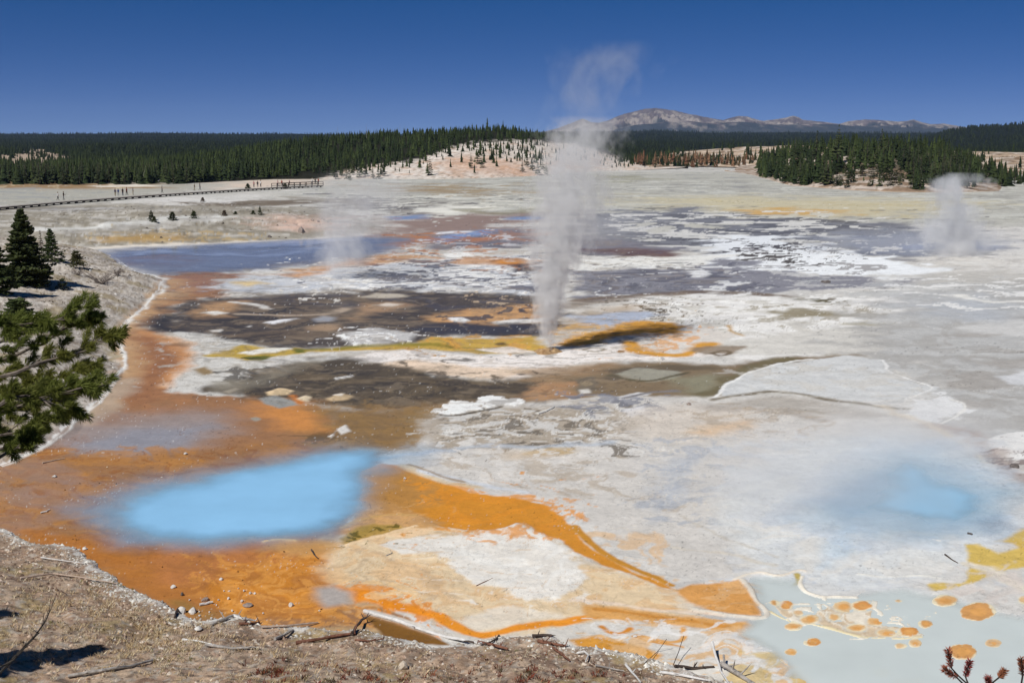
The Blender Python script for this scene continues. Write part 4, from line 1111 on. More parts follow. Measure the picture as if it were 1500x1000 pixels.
# a lower, darker ridge in front
fr_v = interp(MU, [(740, 205), (815, 200), (870, 192), (900, 186), (930, 180), (960, 177), (985, 174), (1010, 176), (1040, 177), (1080, 176), (1100, 178), (1130, 180), (1180, 180), (1210, 178.5), (1240, 183), (1270, 181), (1300, 185), (1340, 184), (1380, 186), (1420, 192), (1620, 204)])
fy = M_Y - 1500
fcrest = CAM_H - fy * np.tan(PITCH + np.arctan((fr_v - 500) / FOC))
mz = np.maximum(mz, fcrest * np.exp(-((my - fy) / 620.0) ** 2) * (1 + .05 * fbm(mx / 200, my / 200, 309, 4)))
mz = np.where(MT > 1, mz - crest * (MT - 1) * 1.6, mz) - 12
n3 = fbm(mx / 130, my / 420, 311, 5, .6); n4 = fbm(mx / 50, my / 140, 312, 4, .6)
mc = np.tile(alb((118, 108, 106)), (mz.size, 1))
q = sstep(-.05, .2, (rg2 + .6 * n3).ravel()) * .85
mc += q[:, None] * (alb((168, 158, 148)) - mc)
q = sstep(.08, .3, n4.ravel()) * .5
mc += q[:, None] * (alb((82, 76, 82)) - mc)
hrel = (mz / (_up(interp(MU, RIDGE)) + 30))
q = sstep(.62, .42, (hrel + .22 * n3 + .10 * n4 + .1 * (MU < 1030) - .10 * (MU > 1180)).ravel())
mc += (q * .93)[:, None] * (alb((58, 68, 74)) - mc)
m = NT("mountain_rock")
_v = m.n('ShaderNodeVectorMath', operation='SCALE')
m.l(m.attr('col').outputs['Color'], _v.inputs[0]); m.l(m.maprange(m.noise(m.pos(), .012, 6, .7), .3, .7, .75, 1.2), _v.inputs['Scale'])
_b = m.bsdf(_v.outputs[0], .95, .1)
m.l(m.bump(m.noise(m.pos(), .02, 5, .65), .9, 16), _b.inputs['Normal'])
mountains = link(bpy.data.objects.new("mountains", np_mesh("mountains", np.c_[mx.ravel(), my.ravel(), mz.ravel()], grid_faces(*MT.shape), [m.mat], {'col': mc})))
mountains['kind'] = 'structure'

# ------------------------------------------------------------------ air
_hz = MB(); _hz.box((0, 0, (330 - 3) / 2), (21000, 21000, 333))
m = NT("air")
_pv = m.n('ShaderNodeVolumePrincipled')
_pv.inputs['Color'].default_value = (.42, .60, 1.0, 1)
_pv.inputs['Density'].default_value = 2.8e-5
_pv.inputs['Anisotropy'].default_value = 0.0
m.l(_pv.outputs[0], m.out.inputs['Volume'])
tag(_hz.build("haze", m.mat), kind='stuff')
# ------------------------------------------------------------------ steam
def curve_node(m, x, table):
    nd = m.n('ShaderNodeFloatCurve')
    c = nd.mapping.curves[0]
    while len(c.points) > 2: c.points.remove(c.points[1])
    c.points[0].location = table[0]; c.points[-1].location = table[-1]
    for p in table[1:-1]: c.points.new(*p)
    for p in c.points: p.handle_type = 'AUTO_CLAMPED'
    nd.mapping.update()
    m.l(x, nd.inputs['Value'])
    return nd.outputs[0]
def steam_plume(name, label, base, height, axis, radius, dens, mat_d, nscale, wob, seed, colour=(.99, .985, .975), depth=1.0, thr=(.36, .60), group=None):
    """axis, radius, dens: tables over the height 0..1; axis sideways drift and radius in metres"""
    rmax = max(r for _, r in radius); amax = max(abs(a) for _, a in axis)
    mb = MB()
    T = np.linspace(0, 1, 14)
    ax = np.interp(T, *zip(*axis)); rr = np.interp(T, *zip(*radius))
    n = 18; vs = []
    for i, t in enumerate(T):
        r = rr[i] * 1.45 + .15 * rmax + wob * .5
        for k in range(n):
            a = 2 * math.pi * k / n
            vs.append((ax[i] + r * math.cos(a), r * math.sin(a) * depth, t * height))
    fs = [(i*n+k, i*n+(k+1) % n, (i+1)*n+(k+1) % n, (i+1)*n+k) for i in range(len(T)-1) for k in range(n)]
    fs += [tuple(range(n-1, -1, -1)), tuple((len(T)-1)*n+k for k in range(n))]
    mb.add(vs, fs)
    m = NT("steam_" + name)
    sx = m.n('ShaderNodeSeparateXYZ'); o = m.obj(); m.l(o, sx.inputs[0])
    t = m.math('DIVIDE', sx.outputs[2], height)
    A = max(amax, .01)
    axn = m.math('MULTIPLY', m.math('SUBTRACT', curve_node(m, t, [(q, a / A * .5 + .5) for q, a in axis]), .5), 2 * A)
    rn = m.math('MULTIPLY', curve_node(m, t, [(q, r / rmax) for q, r in radius]), rmax)
    dn = curve_node(m, t, dens)
    # billows push the edge in and out
    mp = m.n('ShaderNodeMapping'); mp.inputs['Location'].default_value = (seed * 7.1, seed * 3.3, seed * 1.7); mp.inputs['Scale'].default_value = (1, 1, .72)
    m.l(o, mp.inputs[0])
    n1 = m.noise(mp.outputs[0], nscale, 5, .66, 1.1)
    n2 = m.noise(mp.outputs[0], nscale * .38, 2, .5)
    off = m.math('MULTIPLY', m.math('SUBTRACT', n2, .5), wob * 2.4)
    dx = m.math('ADD', m.math('SUBTRACT', sx.outputs[0], axn), off)
    dy = m.math('DIVIDE', sx.outputs[1], depth)
    d = m.math('SQRT', m.math('ADD', m.math('MULTIPLY', dx, dx), m.math('MULTIPLY', dy, dy)))
    q = m.math('DIVIDE', d, rn)
    q = m.math('ADD', q, m.math('MULTIPLY', m.math('SUBTRACT', n1, .5), 3.2))
    vo = m.n('ShaderNodeTexVoronoi', feature='F1'); vo.inputs['Scale'].default_value = nscale * 1.25
    wv = m.n('ShaderNodeVectorMath', operation='ADD'); m.l(mp.outputs[0], wv.inputs[0])
    nc = m.n('ShaderNodeTexNoise'); nc.inputs['Scale'].default_value = nscale * 1.5; nc.inputs['Detail'].default_value = 1; m.l(mp.outputs[0], nc.inputs['Vector'])
    sc_ = m.n('ShaderNodeVectorMath', operation='SCALE'); sc_.inputs['Scale'].default_value = .7 / nscale; m.l(nc.outputs['Color'], sc_.inputs[0]); m.l(sc_.outputs[0], wv.inputs[1])
    m.l(wv.outputs[0], vo.inputs['Vector'])
    q = m.math('ADD', q, m.math('MULTIPLY', m.math('SUBTRACT', vo.outputs['Distance'], .54), 1.4))
    fall = m.maprange(q, .5, .95, 1, 0)
    puff = m.maprange(n1, thr[0], thr[1], .10, 1)
    den = m.math('MULTIPLY', m.math('MULTIPLY', m.math('MULTIPLY', fall, puff), dn), mat_d)
    pv = m.n('ShaderNodeVolumePrincipled')
    pv.inputs['Color'].default_value = tuple(colour) + (1,)
    pv.inputs['Anisotropy'].default_value = .15
    m.l(den, pv.inputs['Density']); m.l(pv.outputs[0], m.out.inputs['Volume'])
    ob = mb.build(name, m.mat)
    ob.location = base
    return tag(ob, label, 'steam', group)
def steam_bank(name, label, base, size, mat_d, nscale, seed, colour=(.98, .97, .95)):
    mb = MB()
    bm_ = bmesh.new(); bmesh.ops.create_icosphere(bm_, subdivisions=3, radius=1.0)
    mb.add([v.co * Vector(size) for v in bm_.verts] if False else [Vector((v.co.x * size[0], v.co.y * size[1], v.co.z * size[2])) for v in bm_.verts], [[v.index for v in f.verts] for f in bm_.faces]); bm_.free()
    m = NT("steam_" + name)
    o = m.obj()
    mp = m.n('ShaderNodeMapping'); mp.inputs['Scale'].default_value = tuple(1 / q for q in size); m.l(o, mp.inputs[0])
    ln = m.n('ShaderNodeVectorMath', operation='LENGTH'); m.l(mp.outputs[0], ln.inputs[0])
    m2 = m.n('ShaderNodeMapping'); m2.inputs['Location'].default_value = (seed * 5.3, seed, 0); m.l(o, m2.inputs[0])
    n1 = m.noise(m2.outputs[0], nscale, 4, .55, .4)
    q = m.math('ADD', ln.outputs['Value'], m.math('MULTIPLY', m.math('SUBTRACT', n1, .5), 1.1))
    den = m.math('MULTIPLY', m.maprange(q, .1, .95, 1, 0), mat_d)
    pv = m.n('ShaderNodeVolumePrincipled'); pv.inputs['Color'].default_value = tuple(colour) + (1,)
    m.l(den, pv.inputs['Density']); m.l(pv.outputs[0], m.out.inputs['Volume'])
    ob = mb.build(name, m.mat); ob.location = base
    return tag(ob, label, 'steam')

VENT = at(801, 516)
steam_plume("steam_plume", "tall grey steam column rising from the small vent in the middle of the basin", (VENT.x, VENT.y, .15), 15.5,
            [(0, 0), (.12, -.05), (.3, .25), (.5, .9), (.65, 1.3), (.85, 1.9), (1, 2.5)],
            [(0, .35), (.1, .8), (.3, 1.45), (.5, 2.0), (.7, 2.5), (.88, 2.5), (1, 2.1)],
            [(0, .95), (.1, .8), (.3, .75), (.5, .5), (.7, .32), (.85, .24), (.95, .16), (1, 0)], 3.0, 1.05, .8, 1)
steam_plume("steam_cloud", "faint drifting puff of steam against the blue sky above the tall column", (VENT.x + 1.9, VENT.y, 11.8), 8.6,
            [(0, 0), (.3, .3), (.6, .9), (1, 2.6)], [(0, 2.2), (.3, 2.0), (.6, 2.2), (.85, 2.7), (1, 2.0)], [(0, 0), (.15, .7), (.4, .45), (.65, .8), (.85, .6), (1, 0)], .15, .55, 1.3, 4)
p = at(503, 408)
steam_plume("steam_plume", "thin wisp of steam over the pale crust left of the tall column", (p.x, p.y, .1), 11,
            [(0, 0), (.5, .4), (1, 3.5)], [(0, 2.0), (.3, 3.4), (.6, 4.6), (1, 6.0)], [(0, .5), (.15, 1), (.5, .6), (.8, .35), (1, 0)], .40, .4, 1.4, 2)
p = at(1395, 374)
steam_plume("steam_plume", "rounded pale steam column near the right edge before the pine island", (p.x, p.y, .1), 10.2,
            [(0, .6), (.4, -.3), (.75, -.2), (1, .1)], [(0, 4.4), (.25, 4.2), (.6, 2.6), (.85, 3.0), (1, 1.8)], [(0, .7), (.2, .8), (.6, .75), (.85, .8), (.95, .4), (1, 0)], .95, .42, 1.0, 3)
p = at(748, 383)
steam_plume("steam_plume", "tiny steam wisp at the small orange cone left of the tall column", (p.x, p.y, .1), 4.4,
            [(0, 0), (1, -1.0)], [(0, .3), (.5, .7), (1, 1.2)], [(0, 1), (.4, .6), (1, 0)], .5, 1.2, .4, 5)
p = at(880, 352)
steam_bank("steam_veil", "thin veil of steam lying over the wet flats right of the tall column", (p.x, p.y, 2.0), (16, 12, 3.6), .035, .16, 1)
p = at(1200, 735)
steam_bank("steam_veil", "soft white steam drifting over the blue pool on the right", (p.x, p.y, .9), (8, 7.5, 2.0), .16, .32, 2)
p = at(1335, 655)
steam_bank("steam_veil", "pale steam hanging at the far rim of the right blue pool", (p.x, p.y, .8), (6.5, 6, 1.6), .15, .4, 5)
p = at(1370, 372)
steam_bank("steam_veil", "low bluish steam over the slate water before the pine island", (p.x, p.y, 1.2), (22, 12, 2.6), .045, .2, 7)

# ------------------------------------------------------------------ conifers
def foliage_mat(name, c1, c2, var=.35, trans=0.0):
    m = NT(name)
    oi = m.n('ShaderNodeObjectInfo'); ge = m.n('ShaderNodeNewGeometry')
    f = m.maprange(m.noise(m.pos(), .9, 3), .3, .7, 0, 1)
    c = m.mix(m.math('ADD', m.math('MULTIPLY', f, .5), m.math('MULTIPLY', ge.outputs['Random Per Island'], .5)), c1, c2)
    hs = m.n('ShaderNodeHueSaturation'); m.l(c, hs.inputs['Color'])
    m.l(m.maprange(oi.outputs['Random'], 0, 1, 1 - var, 1 + var), hs.inputs['Value'])
    m.l(m.maprange(m.math('FRACT', m.math('MULTIPLY', oi.outputs['Random'], 7.3)), 0, 1, .47, .51), hs.inputs['Hue'])
    b = m.bsdf(hs.outputs[0], .7, .2)
    if trans:
        tl = m.n('ShaderNodeBsdfTranslucent'); m.l(hs.outputs[0], tl.inputs[0])
        mx = m.n('ShaderNodeMixShader'); mx.inputs[0].default_value = trans
        m.l(b.outputs[0], mx.inputs[1]); m.l(tl.outputs[0], mx.inputs[2]); m.l(mx.outputs[0], m.out.inputs[0])
    return m.mat
NEEDLE = foliage_mat("pine_needles", (.021, .030, .011), (.050, .062, .020))  # darkened to stand in for the self-shadow of dense crowns
NEEDLE_NEAR = foliage_mat("green_pine_needles", (.045, .065, .022), (.11, .14, .045), .2, .35)
NEEDLE_DK = foliage_mat("dark_pine_needles", (.016, .024, .009), (.038, .049, .017))
NEEDLE_RED = foliage_mat("dead_pine_needles", (.10, .045, .025), (.20, .085, .045))
BARK = simple_mat("pine_bark", (.09, .07, .055), (.20, .165, .135), 6, .9, .1, bump=.02)
DEADWOOD = simple_mat("dead_wood", (.16, .14, .125), (.42, .39, .35), 9, .9, .1, bump=.01)

def crown_mesh(h, r, nw, per, seed, sub=1, z0=.10, sparse=0.0, top=.85):
    """whorls of drooping boughs, each a small bent blade or a row of them"""
    rd = random.Random(seed); mb = MB()
    for w in range(nw):
        f = (w + rd.random() * .6) / nw
        z = h * (z0 + (1 - z0) * f)
        env = (1 - f) ** top * (0.75 + .25 * math.sin(3.1 * min(1, f * 3)))
        for k in range(per):
            if rd.random() < sparse: continue
            a = 2 * math.pi * (k + rd.random() * .8) / per + w * 1.3
            L = r * max(.05, env) * rd.uniform(.65, 1.12) + .02 * h * (1 - f)
            tilt = rd.uniform(-.25, .30) + .35 * f
            d = Vector((math.cos(a), math.sin(a), tilt)).normalized()
            side = Vector((-math.sin(a), math.cos(a), 0))
            o = Vector((0, 0, z))
            if sub == 1:
                wd = L * rd.uniform(.30, .48); th = .16 * L + .012 * h
                mid = o + d * L * .55
                up = Vector((0, 0, th))
                mb.add([o + d * L * .05, mid + side * wd - up * .5, o + d * L + Vector((0, 0, -.08 * L)), mid - side * wd - up * .5, mid + up],
                       [(0, 1, 4), (1, 2, 4), (2, 3, 4), (3, 0, 4)])
            else:
                for q in range(sub):
                    t = .22 + .78 * (q + rd.random()) / sub
                    s_ = 1 if q % 2 else -1
                    c = o + d * L * t + side * s_ * L * .22 * (1.15 - t) * rd.uniform(.4, 1.3) + Vector((0, 0, -.10 * L * t * t + rd.uniform(-.03, .03) * h * .3))
                    l = (.20 * r + .03 * h) * rd.uniform(.45, .9) * (1 if sub < 12 else .62)
                    dd = (d * .7 + side * s_ * .6 + Vector((0, 0, rd.uniform(.0, .5)))).normalized()
                    sd = dd.cross(Vector((rd.uniform(-.4, .4), rd.uniform(-.4, .4), 1))).normalized()
                    up = sd.cross(dd) * l * .3
                    mb.add([c - dd * l * .4, c + sd * l * .42, c + dd * l * .7, c - sd * l * .42, c + up, c - up],
                           [(0, 1, 4), (1, 2, 4), (2, 3, 4), (3, 0, 4), (1, 0, 5), (2, 1, 5), (3, 2, 5), (0, 3, 5)])
    # leader
    l = h * .045
    mb.add([(l * .5, 0, h * .95), (-l * .25, l * .43, h * .95), (-l * .25, -l * .43, h * .95), (0, 0, h * 1.03)], [(0, 1, 3), (1, 2, 3), (2, 0, 3)])
    return mb
def trunk_mb(h, r, n=6, top=.96, seed=0):
    rd = random.Random(seed); mb = MB()
    P = [(rd.uniform(-.01, .01) * h * t, rd.uniform(-.01, .01) * h * t, h * t - .25 * (t == 0)) for t in (0, .25, .5, .75, top)]
    mb.tube(P, [r * 1.15, r * .85, r * .62, r * .38, r * .1], n)
    return mb
PROTO = []
for k in range(9):
    hh = 1.0
    rr = [.16, .19, .22, .15, .25, .20, .17, .28, .23][k]
    PROTO.append((crown_mesh(hh, rr, [13, 12, 11, 14, 10, 12, 13, 8, 11][k], 6, 400 + k, z0=[.12, .08, .06, .18, .05, .1, .2, .04, .08][k], sparse=.08).mesh("crown", [NEEDLE_DK if k % 3 == 0 else NEEDLE]),
                  trunk_mb(hh, .016, 5, seed=k).mesh("trunk", [BARK])))
for k in range(4):
    PROTO.append((crown_mesh(1.0, [.42, .5, .38, .6][k], 7, 7, 450 + k, 5, .05, .1, .45).mesh("crown", [NEEDLE_DK if k % 2 == 0 else NEEDLE]), trunk_mb(1.0, .03, 5, seed=30 + k).mesh("trunk", [BARK])))
SNAG = []
for k in range(3):
    rd = random.Random(70 + k); mb = trunk_mb(1.0, .012, 5, .99, 80 + k)
    for q in range(12):
        z = rd.uniform(.35, .95); a = rd.uniform(0, 6.28); L = .09 * (1.1 - z) + .02
        mb.tube([(0, 0, z), (math.cos(a) * L, math.sin(a) * L, z + rd.uniform(-.02, .03))], [.004, .001], 3)
    SNAG.append(mb.mesh("trunk", [DEADWOOD]))
def low_tree(rd, h, r):
    """forest tree, few faces: verts, faces"""
    vs, fs = [], []
    nw = 6
    for w in range(nw):
        f = w / nw; z = h * (.08 + .86 * f); R = r * (1 - f) ** .8 * rd.uniform(.8, 1.15)
        n = 5; a0 = rd.random() * 6.28; b = len(vs)
        for k in range(n):
            a = a0 + 2 * math.pi * (k + rd.uniform(-.25, .25)) / n; q = R * rd.uniform(.6, 1.25)
            vs.append((q * math.cos(a), q * math.sin(a), z + rd.uniform(-.05, .02) * h))
        vs.append((0, 0, z + h * .24))
        fs += [(b + k, b + (k + 1) % n, b + n) for k in range(n)]
    return np.array(vs), np.array(fs)
rd_ = random.Random(5)
LOWS = [low_tree(rd_, 1, q) for q in (.17, .2, .23, .26, .18, .21)]
FARS = []
for q in range(5):
    vs, fs = [], []
    for w in range(2):
        b = len(vs); z = .05 + .42 * w; R = (.30, .19)[w]; n = 4; a0 = rd_.random() * 6
        for k in range(n): vs.append((R * rd_.uniform(.7, 1.2) * math.cos(a0 + k * 1.57), R * rd_.uniform(.7, 1.2) * math.sin(a0 + k * 1.57), z))
        vs.append((0, 0, z + .55)); fs += [(b + k, b + (k + 1) % n, b + n) for k in range(n)]
    FARS.append((np.array(vs), np.array(fs)))
def forest_mesh(name, spots, protos, cols, seed, mat):
    """spots: x, y, z, height"""
    rs = np.random.RandomState(seed)
    S_ = np.asarray(spots); V, F, C = [], [], []; off = 0
    pick = rs.randint(0, len(protos), len(S_))
    for k, (pv_, pf) in enumerate(protos):
        ii = np.nonzero(pick == k)[0]
        if not len(ii): continue
        a = rs.rand(len(ii)) * 6.283; w = rs.uniform(.8, 1.3, len(ii)); h = S_[ii, 3]
        x = pv_[None, :, 0] * np.cos(a)[:, None] - pv_[None, :, 1] * np.sin(a)[:, None]
        y = pv_[None, :, 0] * np.sin(a)[:, None] + pv_[None, :, 1] * np.cos(a)[:, None]
        P = np.stack([x * (w * h)[:, None] + S_[ii, 0][:, None], y * (w * h)[:, None] + S_[ii, 1][:, None], pv_[None, :, 2] * h[:, None] + S_[ii, 2][:, None]], -1)
        nv = pv_.shape[0]
        V.append(P.reshape(-1, 3)); F.append((pf[None] + (np.arange(len(ii)) * nv)[:, None, None]).reshape(-1, 3) + off); off += nv * len(ii)
        c0 = np.asarray(cols)[rs.randint(0, len(cols), len(ii))] * rs.uniform(.65, 1.4, (len(ii), 1))
        C.append(np.repeat(c0, nv, 0))
    o = link(bpy.data.objects.new(name, np_mesh(name, np.concatenate(V), np.concatenate(F), [mat], {'col': np.concatenate(C)}, smooth=False)))
    o['kind'] = 'stuff'
    return o
m = NT("forest_needles")
_b = m.bsdf(m.attr('col').outputs['Color'], .8, .1)
FOREST_MAT = m.mat
G1, G2, G3, RD_ = (.021, .031, .010), (.034, .046, .014), (.016, .024, .009), (.12, .060, .034)  # forest tones, darkened in place of shade between the boughs

cands = []          # x, y, z, height, zone
rs = np.random.RandomState(3)
def scatter(hill, n, us, ts, hs, zone, ok):
    u = rs.uniform(us[0], us[1], n); t = rs.uniform(ts[0], ts[1], n)
    x, y, z = hill.pos(u, t)
    pu, pv = project(x, y, z)
    keep = ok(u, t, pu, pv, x, y)
    for i in np.nonzero(keep)[0]:
        h_ = rs.uniform(*hs)
        if zone == 'forest': h_ *= np.interp(u[i], [0, 300, 420, 500, 900], [6.6, 6.2, 5.0, 4.2, 3.8])
        cands.append((x[i], y[i], z[i] - .1, h_, zone))
sl = lambda pu, pv: inpoly(pu, pv, SLOPE)
scatter(hill_c, 6500, (-250, 960), (-.01, 1.25), (.75, 1.25), 'forest', lambda u, t, pu, pv, x, y: (sl(pu, pv) < -2) & (t > np.interp(u, [-250, 0, 60, 330, 400, 470, 700, 800, 960], [.0, .0, .0, .0, .03, .10, .12, .1, .15])) & ((u < 835) | (t > .85) & (u < 905)))
scatter(hill_c, 900, (470, 800), (.05, 1.0), (1.6, 4.6), 'slope', lambda u, t, pu, pv, x, y: (sl(pu, pv) > -3) & (pv < 262) & (rs.rand(len(u)) < np.clip(.14 + .9 * sstep(20, 2, sl(pu, pv)) + .6 * ((pu > 690) & (pv < 240)) - .25 * ((pu > 600) & (pu < 720) & (pv > 225)), 0, 1)))
scatter(hill_c, 110, (790, 960), (.1, .9), (1.4, 3.4), 'slope', lambda u, t, pu, pv, x, y: (pv < 248) & (rs.rand(len(u)) < .8))
for u_, v_, h_ in ((492, 262, 5.5), (500, 258, 4.5), (508, 262, 6), (517, 256, 6.5), (526, 260, 7), (535, 258, 6), (513, 266, 4), (546, 262, 5), (554, 262, 5.5), (561, 258, 6.5), (487, 258, 5), (630, 257, 7), (626, 252, 4), (676, 238, 4.5), (690, 246, 6), (700, 240, 8), (706, 246, 5), (660, 245, 3.5), (695, 254, 4), (765, 252, 5), (772, 244, 6), (780, 250, 6.5), (788, 256, 6), (795, 248, 6), (800, 255, 5)):
    q = hit(u_, v_, lambda x, y: hill_c.pos(750 + x / y * FOC * (CP + 270 / FOC * SP), (y - CAM_H / np.tan(PITCH + np.arctan((interp(750 + x / y * FOC * (CP + 270 / FOC * SP), FOOT_C) - 500) / FOC))) / 210)[2], 300, 900)
    if q is not None: cands.append((q.x, q.y, q.z - .1, h_, 'slope'))
scatter(hill_i, 1500, (1112, 1750), (.03, 1.1), (4.0, 7.6), 'island', lambda u, t, pu, pv, x, y: (t > np.interp(u, [1112, 1160, 1215, 1225, 1330, 1342, 1420, 1440, 1500, 1520], [.1, .05, .05, .36, .36, .02, .02, .3, .3, .05])) & (rs.rand(len(u)) < np.where(u > 1440, .35, np.where((u > 1130) & (u < 1260) & (t > .45) & (t < .8), .35, 1))))
scatter(hill_i, 130, (1215, 1345), (.03, .40), (1.6, 4.2), 'island edge', lambda u, t, pu, pv, x, y: rs.rand(len(u)) < .55)
scatter(hill_i, 60, (1112, 1190), (.02, .25), (3.5, 5.5), 'island', lambda u, t, pu, pv, x, y: rs.rand(len(u)) < .8)
scatter(hill_s, 620, (900, 1840), (.05, 1.1), (4.5, 7.5), 'scrub', lambda u, t, pu, pv, x, y: (fbm(x / 40, y / 60, 415, 3) > np.where((u > 1420), .30, np.where(u < 1090, .02, -.12))))
for u_, v_, h_ in ((1195, 236, 10.5), (1227, 232, 11.5), (1164, 240, 9), (1290, 236, 11), (1287, 250, 11.5)):
    g = at_y(u_, v_, 390); cands.append((g.x, g.y, g.z, h_, 'island'))
for u_, h_ in ((714, 7.8), (737, 7.2), (787, 5.5), (752, 5)):
    x_, y_, z_ = hill_c.pos(np.array([u_]), np.array([.98])); cands.append((x_[0], y_[0], z_[0] - .2, h_, 'forest'))
cands = [c for c in cands if -60 < project(c[0], c[1], c[2])[0] < 1560]
cands.sort(key=lambda c: -(c[3] + (4.0 if c[4] in ('slope', 'island edge') else 0)) / c[1])
ZONES = {'forest': ("dark green lodgepole pine in the dense forest behind the boardwalk", "pines of the forest left of the tall steam column"),
         'slope': ("small green pine standing on the pale pink slope of the hill", "small pines dotted on the pale slope"),
         'island': ("dark green pine in the thick stand on the pine island", "pines of the island on the right"),
         'island edge': ("low young pine on the bare white ground fronting the pine island", "young pines on the white ground of the island"),
         'scrub': ("scrubby pine on the pale rise behind the pine island", "scattered pines behind the island")}
NIND = 290
ORD = {}
def nth(k): return '%d%s' % (k, 'th' if 10 < k % 100 < 14 else {1: 'st', 2: 'nd', 3: 'rd'}.get(k % 10, 'th'))
for i, (x, y, z, h, zone) in enumerate(cands[:NIND]):
    small = zone in ('slope', 'island edge')
    k = (rs.choice([9, 10, 11, 12, 4, 7]) if h < 4.5 else rs.choice([4, 7, 8])) if small else rs.randint(0, 9)
    lab, grp = ZONES[zone]
    e = empty("pine_tree", (x, y, z), rs.rand() * 6.28)
    w = (rs.uniform(1.0, 1.5) if k > 8 else rs.uniform(1.1, 1.4)) if small else rs.uniform(1.1, 1.6)
    e.scale = (h * w, h * w, h)
    if small: ORD.setdefault(zone, []).append(e)
    tag(e, lab, 'pine tree', grp)
    cr = bpy.data.objects.new("crown", PROTO[k][0]); link(cr, e)
    tr = bpy.data.objects.new("trunk", PROTO[k][1]); link(tr, e)
for zone, L_ in ORD.items():
    L_.sort(key=lambda e: e.location.x / e.location.y)
    for k, e in enumerate(L_):
        size = 'tiny' if e.scale.z < 2.2 else 'small' if e.scale.z < 3.6 else 'taller'
        e['label'] = '%s green pine, %s from the left of those %s' % (size, nth(k + 1), 'dotted on the pale pink hill slope' if zone == 'slope' else 'on white ground before the pine island')
rest = [c[:4] for c in cands[NIND:]]
forest_mesh("conifer_forest", rest, LOWS, [G1, G1, G2, G3, G2, RD_] if False else [G1, G1, G2, G3, G2], 8, FOREST_MAT)
print("tree candidates", len(cands))
# dead standing trunks among the forest
for i, (u_, v_, y_, h_) in enumerate(((495, 208, 620, 9), (537, 206, 625, 9.5), (586, 205, 630, 9), (594, 204, 640, 8.5), (207, 268, 372, 6.5), (1288, 262, 372, 8.5), (478, 212, 600, 7))):
    g = at_y(u_, v_, y_)
    e = link(bpy.data.objects.new("dead_tree", SNAG[i % 3])); e.location = (g.x, g.y, g.z - .2); e.scale = (h_,) * 3
    e.rotation_euler = (0, [0, .02, -.02, .03, -.35, .02, -.03][i], i)
    tag(e, ["bare dead trunk above the forest edge, leftmost of the skyline snags but one", "bare grey snag on the skyline a third of the way along the ridge", "thin snag of a close pair on the forest skyline, taller one", "thin snag of a close pair on the forest skyline, shorter one",
            "pale leaning dead trunk at the forest foot behind the boardwalk", "grey dead spindly tree in front of the pine island stand", "short bare snag at the left end of the ridge skyline"][i], 'dead tree')
# far woods
n = 34000
yy = np.exp(rs.uniform(np.log(650), np.log(4560), n)); uu = rs.uniform(-150, 1650, n)
xx = (uu - 750) / FOC * yy; zz = plateau_z(uu, yy); pu, pv = project(xx, yy, zz)
bare = (inpoly(pu, pv, "-400,236 -40,236 30,222 60,219 85,226 130,236 60,248 -400,262") > 1) & (yy < 1500) & (rs.rand(n) < .85)
bare |= (inpoly(pu, pv, "1000,222 1020,216 1060,218 1050,224 1010,226") > 0) & (yy < 1500)
hh = rs.uniform(5.5, 8.5, n) * np.interp(yy, [650, 4560], [.85, 1.25])
sp = np.c_[xx, yy, zz - .5, hh][~bare]
near = sp[sp[:, 1] < 1050]; fr = sp[sp[:, 1] >= 1050]
forest_mesh("far_forest", fr, FARS, [tuple(.55 * q for q in g) for g in (G1, G2, G3, G3)], 9, FOREST_MAT)
forest_mesh("valley_forest", near, LOWS, [tuple(.72 * q for q in g) for g in (G1, G2, G3, G1, G2)], 10, FOREST_MAT)
_d = np.array([(*[q for q in (lambda g: (g.x, g.y, g.z - 2))(at_y(u_, v_, y_))], h_) for u_, v_, y_, h_ in [(rs.uniform(925, 1050), rs.uniform(232, 243), rs.uniform(640, 720), rs.uniform(4, 8)) for _ in range(60)] + [(rs.uniform(1000, 1120), rs.uniform(228, 240), rs.uniform(560, 640), rs.uniform(3, 6)) for _ in range(40)]])
forest_mesh("dead_red_woods", _d, LOWS, [RD_, (.16, .09, .05), (.09, .06, .03)], 12, FOREST_MAT)
# ------------------------------------------------------------------ trees and shrubs standing close by
def bushy(name, u, v, hpx, r, label, cat, mats, nw=20, per=7, sub=8, seed=1, z0=.06, top=.85, lean=(0, 0), sparse=.05, trunk=True):
    b = hit(u, v)
    h = hpx * b.y / FOC
    e = empty(name, (b.x, b.y, b.z - .08)); e.rotation_euler = (lean[0], lean[1], 0)
    tag(e, label, cat)
    crown_mesh(h, r * h, nw, per, seed, sub, z0, sparse, top).build("crown", [mats], e)
    if trunk: trunk_mb(h, .022 * h, 7, .93, seed).build("trunk", [BARK], e)
    return e
bushy("pine_tree", 38, 416, 109, .44, "tall dense dark pine standing on the grey knoll at the left", "pine tree", NEEDLE_NEAR, 30, 10, 20, 1, z0=.03, top=.75)
bushy("pine_tree", -8, 430, 102, .40, "dark pine cut by the left edge of the picture, beside the tall dense one", "pine tree", NEEDLE_NEAR, 28, 9, 18, 2, z0=.03, top=.75)
bushy("pine_tree", 76, 383, 48, .46, "short bushy pine just behind the tall pine on the knoll", "pine tree", NEEDLE_NEAR, 18, 8, 14, 3, z0=.04, top=.7)
bushy("pine_tree", 61, 372, 34, .22, "thin half bare pine behind the short bushy one on the knoll", "pine tree", foliage_mat("thin_needles", (.10, .09, .06), (.16, .14, .09)), 12, 5, 5, 4, sparse=.3)
bushy("pine_tree", 92, 385, 16, .5, "little round pine seedling beside the short bushy pine", "pine tree", NEEDLE, 8, 6, 6, 5, top=.5)
OLIVE_LEAF = foliage_mat("olive_shrub_leaves", (.07, .075, .03), (.13, .125, .05))
